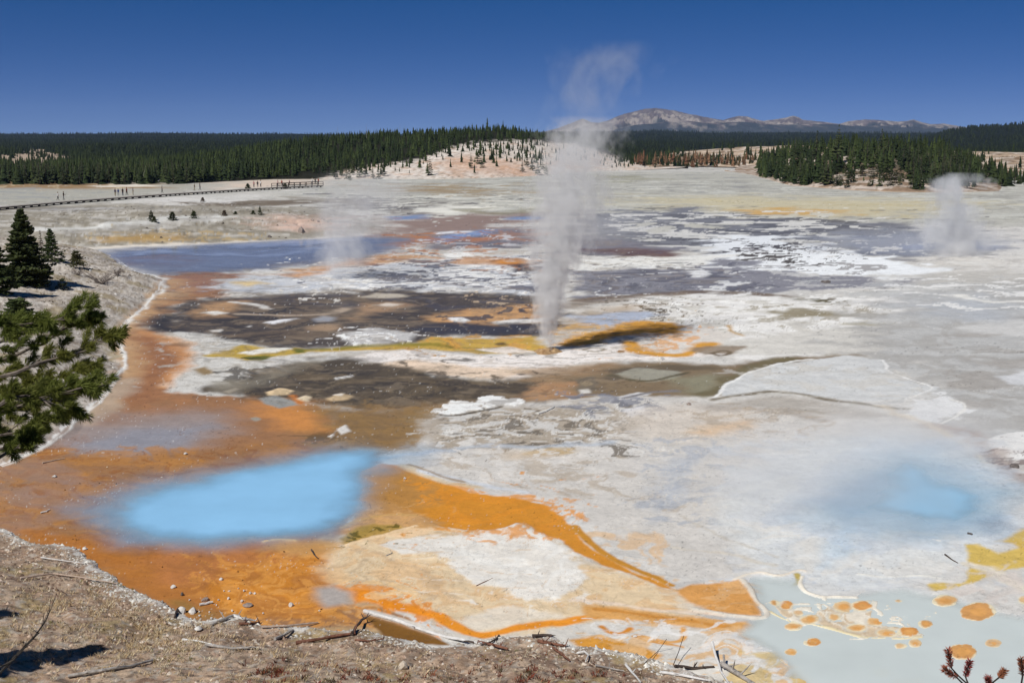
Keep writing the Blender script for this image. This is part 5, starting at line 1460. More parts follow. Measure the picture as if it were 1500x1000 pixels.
bushy("shrub", 113, 393, 26, .62, "round olive green shrub on the crest of the knoll", "shrub", OLIVE_LEAF, 11, 8, 8, 6, z0=.25, top=.45)
bushy("shrub", 28, 478, 42, .95, "low spreading dark green pine bush on the knoll behind the near bough", "shrub", NEEDLE_NEAR, 12, 12, 16, 7, z0=.08, top=.45)
bushy("shrub", 92, 425, 16, .9, "low dark twiggy growth at the foot of the tall pine", "shrub", NEEDLE_DK, 6, 7, 6, 8, top=.4)
bushy("shrub", 60, 420, 20, .9, "dense dark skirt of young growth under the tall pine", "shrub", NEEDLE_DK, 8, 9, 6, 18, top=.4)

def dead_bush(u, v, hpx, wpx, n, seed, label):
    b = hit(u, v); s = b.y / FOC; rd = random.Random(seed)
    mb = MB(); tw = MB()
    for k in range(n):
        a = rd.uniform(0, 6.28); L = rd.uniform(.5, 1)
        P = [Vector((0, 0, 0))]; d = Vector((math.cos(a) * wpx * .5, math.sin(a) * wpx * .5, hpx)) * s * L
        for q in range(1, 5):
            P.append(d * (q / 4) + Vector((rd.uniform(-1, 1), rd.uniform(-1, 1), rd.uniform(-1, 1))) * s * 2.0)
        mb.tube(P, [.035 * (1 - .2 * q) for q in range(5)], 4)
        for q in range(7):
            o = P[rd.randint(1, 4)]; dd = Vector((rd.uniform(-1, 1), rd.uniform(-1, 1), rd.uniform(-.3, 1))) * s * 5
            tw.tube([o, o + dd * .5, o + dd + Vector((0, 0, -s))], [.015, .012, .004], 3)
    e = empty("dead_shrub", (b.x, b.y, b.z)); tag(e, label, 'dead shrub')
    m_ = simple_mat("dead_twigs", (.13, .105, .09), (.30, .26, .23), 5, .9, .1)
    mb.build("branch", [m_], e); tag(tw.build("twig", [m_], e), kind='stuff')
dead_bush(150, 416, 20, 62, 26, 3, "grey brown dead shrub sprawling at the tip of the knoll")
dead_bush(172, 404, 13, 34, 16, 4, "smaller dead tangle of twigs right of the sprawling dead shrub")
dead_bush(112, 403, 9, 40, 12, 9, "flat dead brush below the round olive shrub")
_brush = [(222, 323, 13, .42, 'pine', "small dark pine on the pale mound, leftmost of its row"), (226, 326, 8, .6, 'bush', "dark bush tucked against the leftmost small pine of the mound"), (253, 323, 11, .62, 'bush', "round dark green bush on the pale mound, second clump of its row"),
          (284, 320, 10, .6, 'bush', "two topped green bush on the pale mound, third clump of its row"), (329, 317, 8, .6, 'dead', "brownish half dead bush on the mound between the green bushes and the little spire pine"), (345, 314, 4.5, .8, 'bush', "tiny flat green bush beside the brownish bush on the mound"),
          (371, 313.5, 5, .8, 'bush', "tiny green bush touching the little spire pine on the mound"), (381, 314, 11, .34, 'pine', "little spire shaped pine at the right end of the mound's row"), (297, 295, 5, .7, 'dead', "brown tuft on the dark strip behind the mound"),
          (363, 277, 7, .7, 'bush', "dark bush standing right in front of the boardwalk, left one"), (418, 276.5, 7, .7, 'bush', "dark bush standing in front of the boardwalk railing, right one")]
for k, (u, v, hp, r, kind, lab) in enumerate(_brush):
    bushy("pine_tree" if kind == 'pine' else "shrub", u, v, hp * 1.15, r * 1.15, lab, 'pine tree' if kind == 'pine' else 'shrub', {'pine': NEEDLE, 'bush': NEEDLE, 'dead': simple_mat("brown_shrub_leaves", (.09, .06, .04), (.16, .12, .08), 2)}[kind], 11, 9, 6, 60 + k, z0=.02, top=.5 if kind != 'pine' else .75, sparse=0)

# ---- the near pine whose boughs reach in from the left
NEAR_NEEDLE = foliage_mat("near_needles", (.07, .105, .02), (.24, .27, .06), .1, .4)
RED_NEEDLE = foliage_mat("red_needles", (.20, .06, .03), (.42, .15, .08), .1)
def tuft(mb, o, d, L, nl, n, rd, w=.0020, spread=(.45, 1.0)):
    d = d.normalized()
    a = d.cross(Vector((.3, .2, 1))).normalized(); b = d.cross(a)
    for k in range(n):
        t = rd.random() ** .8; th = rd.uniform(0, 6.283)
        rad = a * math.cos(th) + b * math.sin(th)
        s = rd.uniform(*spread)
        dd = (d * math.cos(s) + rad * math.sin(s)).normalized()
        p = o + d * L * t + rad * .004
        l = nl * rd.uniform(.7, 1.15)
        sd = dd.cross(Vector((rd.uniform(-1, 1), rd.uniform(-1, 1), rd.uniform(-1, 1)))).normalized() * w
        mid = p + dd * l * .55 - Vector((0, 0, l * .03))
        mb.add([p - sd * .6, p + sd * .6, mid + sd, p + dd * l - Vector((0, 0, l * .10)), mid - sd], [(0, 1, 2, 4), (4, 2, 3)])
def near_pine():
    rd = random.Random(12)
    Y0 = 8.6
    base = Vector((-5.35, Y0 + .1, 0)); base.z = float(bank_z(base.x, base.y)) - .2
    e = empty("pine_tree", base); tag(e, "near green pine whose needle covered boughs reach in at the left edge", "pine tree")
    inv = -base
    tb = MB(); tb.tube([(0, 0, 0), (.04, .02, 1.6), (.0, .05, 3.2), (.05, 0, 4.6), (.03, .03, 6.4)], [.17, .145, .12, .09, .03], 10)
    tb.build("trunk", [BARK], e)
    boughs = [  # lines in the photo with depth offsets
        [(-200, 640, .0), (-60, 580, -.3), (0, 553, -.45), (55, 533, -.5), (109, 516, -.45), (150, 498, -.35), (172, 492, -.3)],
        [(-200, 660, .0), (-70, 640, -.5), (10, 606, -.75), (70, 582, -.8), (120, 566, -.75), (146, 568, -.7)],
        [(-200, 700, .1), (-60, 665, -.2), (0, 640, -.3), (50, 622, -.35), (86, 616, -.3)],
        [(-200, 690, .1), (-60, 690, -.5), (-10, 672, -.7), (25, 660, -.75), (50, 645, -.7)],
        [(-200, 600, .1), (-70, 530, .2), (-10, 503, .3), (45, 486, .35), (92, 462, .4), (131, 448, .45)],
        [(-200, 620, 0), (-60, 590, .3), (0, 577, .35), (50, 560, .4), (100, 545, .45), (140, 540, .5)],
        [(-200, 720, 0), (-60, 630, -.9), (0, 590, -1.1), (40, 580, -1.1), (90, 598, -1.0), (110, 604, -.95)],
        [(-200, 650, 0), (-60, 610, .1), (0, 596, .1), (40, 600, .1), (76, 588, .1), (100, 582, .1)],
        [(-200, 700, 0), (-70, 668, .2), (0, 655, .2), (30, 640, .2), (60, 630, .2)],
        [(-200, 600, 0), (-60, 548, .5), (0, 530, .6), (45, 512, .6), (85, 488, .6), (118, 470, .6), (140, 470, .6)],
        [(-200, 560, 0), (-60, 500, -.3), (-5, 480, -.4), (30, 474, -.45), (70, 474, -.45)],
    ]
    for bi, line in enumerate(boughs):
        wb, nb = MB(), MB()
        P = [at_y(u, v, Y0 + dy) + inv for u, v, dy in line]
        Q = []
        for i in range(len(P) - 1):
            for t in (0, .5): Q.append(P[i].lerp(P[i + 1], t))
        Q.append(P[-1])
        for i in range(1, len(Q) - 1): Q[i] = Q[i] + Vector((rd.uniform(-1, 1), rd.uniform(-1, 1), rd.uniform(-1, 1))) * .018
        wb.tube(Q, [max(.006, .024 * (1 - i / len(Q))) for i in range(len(Q))], 6)
        tuft(nb, Q[-1] - (Q[-1] - Q[-2]).normalized() * .06, Q[-1] - Q[-2], .11, .062, 260, rd)
        # side twigs
        first = 3
        for i in range(first, len(Q)):
            d = (Q[i] - Q[i - 1]).normalized()
            for k in range(4):
                if rd.random() < .10: continue
                s = d.cross(Vector((0, 0, 1))).normalized()
                dirn = (d * rd.uniform(.4, 1.0) + s * rd.choice((-1, 1)) * rd.uniform(.3, 1.0) + Vector((0, 0, rd.uniform(-.45, .55)))).normalized()
                L = rd.uniform(.06, .20) * (1.0 if i < len(Q) - 2 else .6)
                o = Q[i].lerp(Q[i - 1], rd.random())
                tip = o + dirn * L + Vector((0, 0, .02))
                wb.tube([o, o + dirn * L * .6, tip], [.007, .005, .003], 4)
                tuft(nb, tip - dirn * .07, dirn, rd.uniform(.08, .13), .060, 220, rd)
                if L > .14 and rd.random() < .7:
                    d2 = (dirn + Vector((rd.uniform(-.8, .8), rd.uniform(-.8, .8), rd.uniform(-.3, .6)))).normalized()
                    tuft(nb, o + dirn * L * .5, d2, .09, .055, 130, rd)
        b = wb.build("bough", [BARK], e)
        nb.build("needles", [NEAR_NEEDLE], b)
near_pine()
# a short dry branch poking up at the lower left and the trees whose shade falls on the bank
def side_pine(x, y, h, r, seed, label):
    z = float(bank_z(x, y)); e = empty("pine_tree", (x, y, z - .1)); tag(e, label, 'pine tree')
    crown_mesh(h, r, 20, 7, seed, 7, .12, .1).build("crown", [NEEDLE], e)
    trunk_mb(h, .10, 7, .95, seed).build("trunk", [BARK], e)
    return e
side_pine(-15.8, 21.6, 6.6, 1.9, 31, "pine just outside the left edge shading the bank, nearer one")
side_pine(-18.6, 24.0, 6.0, 1.7, 32, "pine just outside the left edge shading the bank, farther one")
side_pine(-11.6, 17.6, 8.4, 1.5, 33, "pine below the left edge whose shade reaches the bottom of the bank")
def twig_thing(name, label, cat, line, Y, r0, mat, twigs, seed, needles=None):
    rd = random.Random(seed)
    P = [at_y(u, v, Y) for u, v in line]
    g = P[0].copy(); g.z = float(bank_z(g.x, g.y))
    e = empty(name, g); tag(e, label, cat)
    wb = MB(); P = [Vector((P[0].x, P[0].y, g.z)) + Vector((.02, 0, 0))] + P
    P = [p - g for p in P]
    wb.tube(P, [r0] + [r0 * (1 - i / len(P)) + .0015 for i in range(1, len(P))], 5)
    for k in range(twigs):
        i = rd.randint(2, len(P) - 1); o = P[i].lerp(P[i - 1], rd.random())
        d = ((P[i] - P[i - 1]).normalized() + Vector((rd.uniform(-1, 1), rd.uniform(-1, 1), rd.uniform(-.2, 1)))).normalized()
        wb.tube([o, o + d * rd.uniform(.05, .16)], [.004, .0012], 3)
    wb.build("stem", [mat], e)
    return e, g
DARKTWIG = simple_mat("dark_twig", (.025, .022, .020), (.07, .06, .05), 9, .9, .1)
twig_thing("dead_sapling", "dark bare sapling stem slanting up at the lower left corner", "dead sapling", [(-60, 1040), (0, 985), (30, 953), (52, 930), (66, 910), (74, 893)], 9.0, .016, DARKTWIG, 22, 5)
twig_thing("dead_sapling", "second bare stem beside the slanting one at the lower left corner", "dead sapling", [(-60, 1030), (-10, 982), (20, 966), (44, 940), (58, 926)], 8.9, .012, DARKTWIG, 18, 8)
def red_sapling():
    rd = random.Random(4); Y = 5.2
    tips = [[(1428, 1030), (1416, 1000), (1405, 990), (1394, 978), (1388, 950)], [(1428, 1030), (1418, 1000), (1414, 990), (1421, 966)], [(1428, 1030), (1412, 1002), (1402, 992), (1382, 978)],
            [(1440, 1040), (1450, 1005), (1447, 991)], [(1440, 1040), (1455, 998), (1463, 992), (1472, 980)], [(1490, 1040), (1498, 990), (1496, 963)], [(1490, 1040), (1510, 1000), (1520, 975)]]
    g = at_y(1445, 1200, Y); g.z = float(bank_z(g.x, Y)) - .1
    e = empty("pine_sapling", g); tag(e, "small dead pine sapling with rusty red needles at the lower right edge", "sapling")
    st = MB(); st.tube([(0, 0, 0), (.01, .02, .4), tuple(at_y(1440, 1060, Y) - g)], [.022, .016, .009], 6); st.build("trunk", [DARKTWIG], e)
    root = at_y(1440, 1060, Y) - g
    for line in tips:
        P = [root] + [at_y(u, v, Y + rd.uniform(-.03, .03)) - g for u, v in line]
        wb, nb = MB(), MB()
        wb.tube(P, [.007] + [.0055 - .0006 * i for i in range(len(P) - 1)], 5)
        b = wb.build("branch", [DARKTWIG], e)
        d = P[-1] - P[-2]
        tuft(nb, P[-2] + d * .0, d, d.length * .95, .026, 240, rd, .0016, (.5, 1.15))
        nb.build("needles", [RED_NEEDLE], b)
red_sapling()

# ------------------------------------------------------------------ driftwood, sticks and stones
WOODS = {'white': simple_mat("bleached_wood", (.50, .48, .45), (.74, .72, .69), 7, .85, .15, bump=.02), 'grey': simple_mat("grey_wood", (.20, .18, .16), (.46, .42, .38), 7, .9, .1, bump=.02),
         'red': simple_mat("rotten_red_wood", (.10, .045, .030), (.27, .13, .085), 7, .9, .1, bump=.02), 'dark': simple_mat("dark_wet_wood", (.035, .026, .022), (.11, .08, .065), 7, .8, .2, bump=.02), 'pale': simple_mat("pale_brown_wood", (.34, .25, .19), (.56, .44, .35), 7, .9, .1, bump=.02)}
def surf(u, v):
    q = hit(u, v)
    return q if q is not None else at(u, v)
def log(line, r, kind, label, name="log", cat="log", stubs=3, seed=0, lift=.0, taper=.55, n=9):
    rd = random.Random(seed + len(label))
    P = [surf(u, v) + Vector((0, 0, r * .45 + dz)) for u, v, dz in [(q + (0,))[:3] for q in line]]
    Q = []
    for i in range(len(P) - 1):
        L = (P[i + 1] - P[i]).length; k = max(2, min(8, int(L / .35)))
        for t in range(k): Q.append(P[i].lerp(P[i + 1], t / k) + Vector((rd.uniform(-1, 1), rd.uniform(-1, 1), rd.uniform(-.5, .6))) * r * .28)
    Q.append(P[-1])
    c = Q[len(Q) // 2].copy(); c.z = min(q.z for q in Q) - r * .4
    N_ = len(Q)
    mb = MB(); mb.tube([q - c for q in Q], [r * (1 - (1 - taper) * i / N_) * rd.uniform(.85, 1.12) for i in range(N_)], n, jit=.28, rnd=rd)
    e = empty(name, c); tag(e, label, cat)
    mb.build("trunk" if cat == 'log' else "stem", [WOODS[kind]], e)
    sb = MB()
    for k in range(stubs):
        o = Q[rd.randint(1, N_ - 1)] - c
        d = Vector((rd.uniform(-1, 1), rd.uniform(-1, 1), rd.uniform(.2, 1))).normalized() * r * rd.uniform(2.5, 7)
        sb.tube([o, o + d * .6 + Vector((0, 0, rd.uniform(-.2, .2) * r)), o + d], [r * .38, r * .26, r * .08], 5)
    if stubs: sb.build("branch_stub", [WOODS[kind]], e)
    return e
log([(533, 897), (570, 907), (610, 921), (655, 936), (706, 944)], .062, 'white', "long bleached white log lying along the orange band at the bank edge", stubs=2)
log([(700, 942), (722, 946), (744, 951)], .05, 'red', "red brown rotten log at the right end of the long white log", stubs=3)
log([(668, 937), (690, 941), (712, 944), (727, 938), (731, 931)], .035, 'dark', "dark bent branch with a knob crossing the end of the white log", stubs=2)
log([(384, 921), (420, 917), (466, 912)], .035, 'pale', "thin pale pole lying in the orange shallows by the bank", stubs=0)
log([(308, 917), (330, 908), (344, 903), (352, 905)], .055, 'grey', "grey bent log in the driftwood heap by the pebbly corner", stubs=2)
log([(342, 903), (358, 907), (374, 911)], .045, 'white', "bleached branch on top of the driftwood heap", stubs=2)
log([(350, 914), (366, 914), (380, 912)], .045, 'red', "red brown branch under the driftwood heap", stubs=3)
log([(434, 942), (458, 938), (486, 934), (515, 930), (521, 928)], .055, 'red', "long red brown log with an upright broken end", stubs=4)
log([(516, 931), (522, 922, .05), (530, 914, .12), (537, 912, .15)], .05, 'dark', "dark splintered stump end rising from the red brown log", stubs=3)
log([(403, 938), (415, 932), (429, 925)], .05, 'grey', "short grey log left of the red brown log", stubs=3)
log([(520, 938), (540, 940), (562, 936)], .028, 'red', "tangled red root spreading right of the upright stump", name="root", cat="root", stubs=12)
log([(300, 946), (340, 951), (380, 950)], .04, 'grey', "grey half buried log in the dry grass below the driftwood heap", stubs=3)
log([(268, 938), (290, 940), (318, 947)], .028, 'white', "thin weathered stick in the grass left of the half buried log", stubs=1)
log([(100, 991), (150, 984), (190, 976), (224, 968)], .045, 'grey', "long grey log lying in the shade at the lower left", stubs=3)
log([(30, 848), (78, 842), (120, 846), (172, 855)], .03, 'pale', "thin reddish fallen pole along the upper left bank", stubs=1)
log([(60, 818), (90, 822), (125, 826)], .022, 'white', "thin white stick near the salty rim of the left bank", stubs=1)
log([(780, 934), (796, 931), (808, 931)], .05, 'dark', "short dark log on the white crust edge right of the white log", stubs=2)
log([(788, 939), (806, 945), (828, 948)], .05, 'red', "rotten red brown log with splinters below the short dark log", stubs=7)
log([(810, 950), (824, 960), (834, 968)], .035, 'red', "short broken red piece of wood below the rotten log", stubs=4)
log([(846, 958), (856, 957, .05), (862, 962, .03), (858, 969)], .03, 'white', "white curled root hooked over the bank edge", name="root", cat="root", stubs=1)
log([(872, 976), (892, 979), (914, 984)], .03, 'grey', "thin grey stick on the bank right of the curled root", stubs=1)
log([(916, 975), (926, 986), (938, 999)], .035, 'white', "pale stick slanting down the bank near the bottom edge", stubs=1)
log([(988, 977), (1015, 979), (1046, 978)], .05, 'dark', "dark charred log at the corner of the bank", stubs=4)
log([(1042, 958, .35), (1048, 972, .18), (1056, 986, .05), (1068, 1003)], .04, 'white', "bleached stick standing up from the corner of the bank", stubs=0)
log([(1056, 978, .08), (1074, 986, .05), (1094, 998), (1112, 1010)], .07, 'grey', "thick grey weathered log at the corner of the bank", stubs=4)
log([(1060, 972, .22), (1060, 982, .05)], .035, 'grey', "grey stub standing behind the thick weathered log", stubs=1)
log([(968, 986), (1000, 990), (1040, 998)], .04, 'white', "long pale split log along the bottom edge near the corner", stubs=3)
log([(944, 972), (952, 964), (964, 955), (976, 957, .4)], .012, 'dark', "thin bare twig sticking up at the water edge", name="twig", cat="twig", stubs=2)
log([(986, 974), (994, 966, .25), (1001, 957, .5)], .012, 'dark', "thin bare twig beside the charred log", name="twig", cat="twig", stubs=2)
log([(456, 806), (460, 813), (466, 819)], .03, 'dark', "dark bent stick on the peach crust near the blue pool", name="stick", cat="stick", stubs=0)
log([(698, 858), (710, 853), (722, 847)], .018, 'red', "thin brown stick on the white tongue of crust", name="stick", cat="stick", stubs=0)
log([(1384, 814), (1394, 820), (1403, 826)], .028, 'dark', "dark straight stick on the pale crust at the right", name="stick", cat="stick", stubs=0)
log([(1418, 782), (1424, 784)], .05, 'dark', "short dark chunk of wood on the pale crust at the right", name="stick", cat="stick", stubs=0)
log([(566, 815), (574, 811)], .03, 'grey', "short grey stick with a fork on the peach crust", name="stick", cat="stick", stubs=3)
log([(788, 607), (800, 603), (812, 597)], .05, 'white', "pale stick on the marbled crust below the vent", name="stick", cat="stick", stubs=0)
log([(492, 555), (504, 553), (517, 550.5)], .05, 'white', "white straight stick lying on the dark lower mat", name="stick", cat="stick", stubs=0)
log([(60, 752), (68, 750), (73, 747)], .03, 'white', "short white stick in the shallow orange water at the left", name="stick", cat="stick", stubs=0)
log([(62, 679), (80, 675), (95, 672)], .03, 'pale', "rusty brown stick lying in the milky orange shallows", name="stick", cat="stick", stubs=0)
log([(292, 887), (302, 886), (312, 884)], .045, 'white', "white wedge of wood among the pebbles by the bank corner", name="stick", cat="stick", stubs=0)
log([(262, 892), (258, 899), (256, 906)], .04, 'dark', "dark wet stick leaning against the pale rocks of the corner", name="stick", cat="stick", stubs=0)

ROCK = {'pale': simple_mat("pale_rock", (.50, .47, .43), (.74, .71, .66), 5, .9, .1, bump=.03), 'tan': simple_mat("tan_rock", (.40, .32, .24), (.62, .54, .44), 5, .9, .1, bump=.03), 'dark': simple_mat("dark_rock", (.07, .06, .055), (.20, .17, .15), 5, .85, .2, bump=.03), 'brown': simple_mat("brown_rock", (.20, .15, .12), (.40, .33, .29), 5, .9, .1, bump=.03)}
def rock_mb(sx, sy, sz, seed, sub=2, rough=.32):
    rd = random.Random(seed); bm_ = bmesh.new(); bmesh.ops.create_icosphere(bm_, subdivisions=sub, radius=1)
    planes = [(Vector((rd.uniform(-1, 1), rd.uniform(-1, 1), rd.uniform(-.6, 1))).normalized(), rd.uniform(.55, .9)) for _ in range(9)]
    V = []
    for v in bm_.verts:
        p = v.co.copy()
        for nrm, d in planes:
            k = p.dot(nrm) - d
            if k > 0: p -= nrm * k
        p *= 1 + rough * .35 * (rd.random() - .5)
        V.append((p.x * sx, p.y * sy, max(p.z, -.55) * sz))
    mb = MB(); mb.add(V, [[q.index for q in f.verts] for f in bm_.faces]); bm_.free()
    return mb
def rock(u, v, wpx, hpx, kind, label, seed, group=None, sub=2, name="rock", cat="rock"):
    b = surf(u, v); s = b.y / FOC
    mb = rock_mb(wpx * s * .5, wpx * s * .42, hpx * s * .62, seed, sub)
    o = mb.build(name, [ROCK[kind]]); o.location = (b.x, b.y, b.z + hpx * s * .12)
    o.rotation_euler = (0, 0, seed * 1.7)
    return tag(o, label, cat, group)
rock(591, 978, 19, 13, 'tan', "tan angular boulder on the dry bank near the bottom edge", 1)
rock(266, 897, 14, 13, 'pale', "white blocky rock at the pebbly corner of the bank, left one of the pair", 2)
rock(282, 897, 15, 11, 'pale', "white flat rock at the pebbly corner of the bank, right one of the pair", 3)
rock(277, 916, 15, 7, 'tan', "cream wedge of rock just below the pair of white rocks", 4)
rock(291, 921, 16, 6, 'pale', "pale flat slab left of the driftwood heap", 14)
rock(441, 341, 13, 12, 'brown', "big grey brown boulder on the pale mound above the back pool", 5)
rock(395, 348.5, 8, 5.5, 'dark', "small dark boulder at the shore of the back pool", 6)
rock(457, 323, 6, 4, 'brown', "small brown rock on the pinkish end of the mound", 7); rock(466, 325, 5, 3.5, 'brown', "low brown rock right of the small one on the pinkish mound", 8)
rock(475, 322, 4, 3, 'brown', "last little rock at the right end of the pinkish mound", 9)
rock(1211, 414, 17, 5, 'dark', "dark flat rock on the grey wet flat at the right", 10); rock(1205, 413.5, 7, 4, 'dark', "dark lump joined to the dark flat rock", 11)
rock(1009, 593, 9, 6, 'brown', "brown lump of rock by the olive channel edge", 12)
rock(363, 887, 18, 5, 'brown', "low pale brown cluster of stone in the orange shallows", 13)
rock(427, 887, 9, 7, 'pale', "lone cream cube of rock in the orange shallows below the pool", 15)
rock(267, 871, 6, 6, 'dark', "small dark stone standing in the orange shallows near the bank", 16)
rock(254, 860, 10, 6, 'pale', "pale stone in the orange shallows near the bank, leftmost of the larger ones", 17)
rock(324, 850, 8, 5, 'pale', "cream stone farther out in the orange shallows", 18)
rock(300, 880, 14, 7, 'brown', "grey brown flat stone beside the white wedge of wood", 19)
rock(272, 665, 7, 3.5, 'pale', "white stone in the orange shallows between the two milky pools", 20)
rock(80, 698, 9, 4, 'pale', "white flat stone in the shallows at the left", 21)
rock(124, 804, 8, 5, 'pale', "cream stone close to the left bank in the orange water", 22)
rock(593, 701, 6, 4, 'pale', "white stone on the tan mat right of the blue pool", 23)
rock(930, 933, 7, 5, 'pale', "white pebble on the orange streak near the bank", 24); rock(873, 947, 5, 4, 'pale', "white pebble on the peach crust near the curled root", 25)
rock(968, 527, 13, 7, 'pale', "white knob of sinter with a dark foot right of the vent", 26)
rock(1486, 684, 16, 9, 'dark', "dark jagged rock at the right edge", 27)
for k, (zx, zy, s) in enumerate(((505, 515, 6), (580, 533, 6), (525, 580, 5), (470, 597, 4), (410, 620, 6), (695, 595, 4), (345, 610, 5), (350, 628, 5), (400, 590, 4), (440, 553, 4), (450, 520, 4), (292, 525, 4), (300, 640, 6), (345, 585, 4), (560, 460, 3), (510, 470, 3), (650, 490, 5), (590, 475, 5), (625, 490, 6), (1005, 580, 4), (480, 470, 3), (390, 635, 3))):
    rock(200 + zx / 3.75, 740 + zy / 3.75, s, s * .75, 'pale', "small white stone strewn in the orange shallows off the pebbly corner", 40 + k, "small white stones in the orange shallows", sub=1, name="stone", cat="stone")
# vent lip
def vent():
    mb = MB(); n = 26; rd = random.Random(2); vs = []
    for j, (r, z) in enumerate(((1.0, -.05), (.78, .07), (.55, .17), (.40, .15), (.30, -.05), (.2, -.3))):
        for k in range(n):
            a = 2 * math.pi * k / n; q = r * (1 + .16 * math.sin(3 * a + 1) + .08 * rd.uniform(-1, 1))
            vs.append((q * math.cos(a) * .95, q * math.sin(a), z * (1 + .5 * math.sin(2 * a)) + .02 * rd.uniform(-1, 1)))
    fs = [(j*n+k, j*n+(k+1) % n, (j+1)*n+(k+1) % n, (j+1)*n+k) for j in range(5) for k in range(n)]
    mb.add(vs, fs)
    o = mb.build("vent_cone", [simple_mat("brown_sinter", (.22, .12, .05), (.50, .34, .18), 3, .8, .2, bump=.05)]); o.location = (VENT.x, VENT.y, .06)
    tag(o, "low brown crater rim around the steaming vent", "vent")
vent()

# ------------------------------------------------------------------ loose gravel, dry grass, low plants
def stones_mesh(P, S_, cols, seed, mat, name, label=None):
    rs_ = np.random.RandomState(seed)
    base = np.array([(1, 0, 0), (.3, .95, 0), (-.8, .6, 0), (-.8, -.6, 0), (.3, -.95, 0), (.1, .1, .75), (-.35, .15, .6)])
    F0 = np.array([(0, 1, 5), (1, 2, 6), (1, 6, 5), (2, 3, 6), (3, 4, 5), (3, 5, 6), (4, 0, 5)])
    n = len(P)
    V = base[None] * (1 + .5 * (rs_.rand(n, 7, 3) - .5))
    a = rs_.rand(n) * 6.28; c, s = np.cos(a)[:, None], np.sin(a)[:, None]
    X = (V[..., 0] * c - V[..., 1] * s * .7) * S_[:, None]; Y = (V[..., 0] * s + V[..., 1] * c * .7) * S_[:, None]
    Z = V[..., 2] * S_[:, None] * rs_.uniform(.6, 1.2, (n, 1)) - .15 * S_[:, None]
    W = np.stack([X + P[:, 0:1], Y + P[:, 1:2], Z + P[:, 2:3]], -1).reshape(-1, 3)
    F = (F0[None] + (np.arange(n) * 7)[:, None, None]).reshape(-1, 3)
    C = np.asarray(cols)[rs_.randint(0, len(cols), n)] * rs_.uniform(.7, 1.2, (n, 1))
    o = link(bpy.data.objects.new(name, np_mesh(name, W, F, [mat], {'col': np.clip(np.repeat(C, 7, 0), 0, .85)}, smooth=False)))
    o['kind'] = 'stuff'; return o
m = NT("gravel_stone"); _b = m.bsdf(m.attr('col').outputs['Color'], .92, .1); GRAVEL = m.mat
rs = np.random.RandomState(77)
def bank_points(n, dens):
    u = rs.uniform(-40, 1160, n); v = rs.uniform(770, 1015, n)
    P = []
    # spread on the ground between the shore and the lower edge of the view
    y = rs.uniform(20.5, 41, n); s = rs.uniform(-.53, .24, n); x = s * y
    sd = sdf_poly(x, y, BANK)
    q = (sd > -.1) & (rs.rand(n) < dens(x, y, sd))
    x, y = x[q], y[q]
    return np.c_[x, y, bank_z(x, y)], sd[q]
P, sd = bank_points(110000, lambda x, y, sd: np.clip(.9 - sd * .25, .10, 1) * (.35 + sstep(-.2, .4, fbm(x / 1.5, y / 1.5, 501, 3))))
size = np.minimum(np.exp(rs.normal(np.log(.029), .6, len(P))), .085)
pale = sd < .8
stones_mesh(P[pale], size[pale] * 1.2, [alb((222, 218, 208)), alb((196, 188, 176)), alb((160, 148, 134))], 1, GRAVEL, "shore_gravel")
stones_mesh(P[~pale], size[~pale] * 1.15, [alb((196, 172, 150)), alb((160, 134, 116)), alb((206, 192, 176)), alb((104, 84, 70)), alb((130, 106, 90)), alb((172, 148, 124))], 2, GRAVEL, "bank_gravel")
n = 5200; y = rs.uniform(45, 130, n); x = rs.uniform(-62, -20, n); sd = sdf_poly(x, y, KNOLL); q = (sd > -.2) & (rs.rand(n) < .35 + .65 * sstep(0, .4, fbm(x / 4, y / 4, 503, 3)))
x, y = x[q], y[q]
stones_mesh(np.c_[x, y, macro(x, y) + .03], np.exp(rs.normal(np.log(.07), .55, len(x))), [alb((200, 194, 184)), alb((150, 140, 128)), alb((110, 100, 90)), alb((216, 210, 202))], 3, GRAVEL, "knoll_gravel")
n = 1500; y = rs.uniform(145, 215, n); x = rs.uniform(-110, -20, n); sd = sdf_poly(x, y, DOME); q = (sd > .5) & (rs.rand(n) < .25 + .75 * sstep(.1, .4, fbm(x / 8, y / 8, 504, 3)))
x, y = x[q], y[q]
stones_mesh(np.c_[x, y, macro(x, y) + .05], np.exp(rs.normal(np.log(.11), .5, len(x))), [alb((130, 120, 108)), alb((96, 88, 80)), alb((170, 162, 150))], 4, GRAVEL, "mound_gravel")
# floating bits in the shallows
n = 900; u = rs.uniform(0, 560, n); v = rs.uniform(640, 930, n); q = (inpoly(u, v, "0,690 200,680 470,660 530,720 480,860 520,900 300,905 150,830 0,780") > 0) & (inpoly(u, v, BLUE_L) < -6) & (rs.rand(n) < .3)
PP = np.array([list(at(a, b, .04)) for a, b in zip(u[q], v[q])])
stones_mesh(PP, np.exp(rs.normal(np.log(.022), .5, len(PP))), [alb((220, 200, 170)), alb((150, 100, 50)), alb((110, 74, 40))], 5, GRAVEL, "shallows_debris")

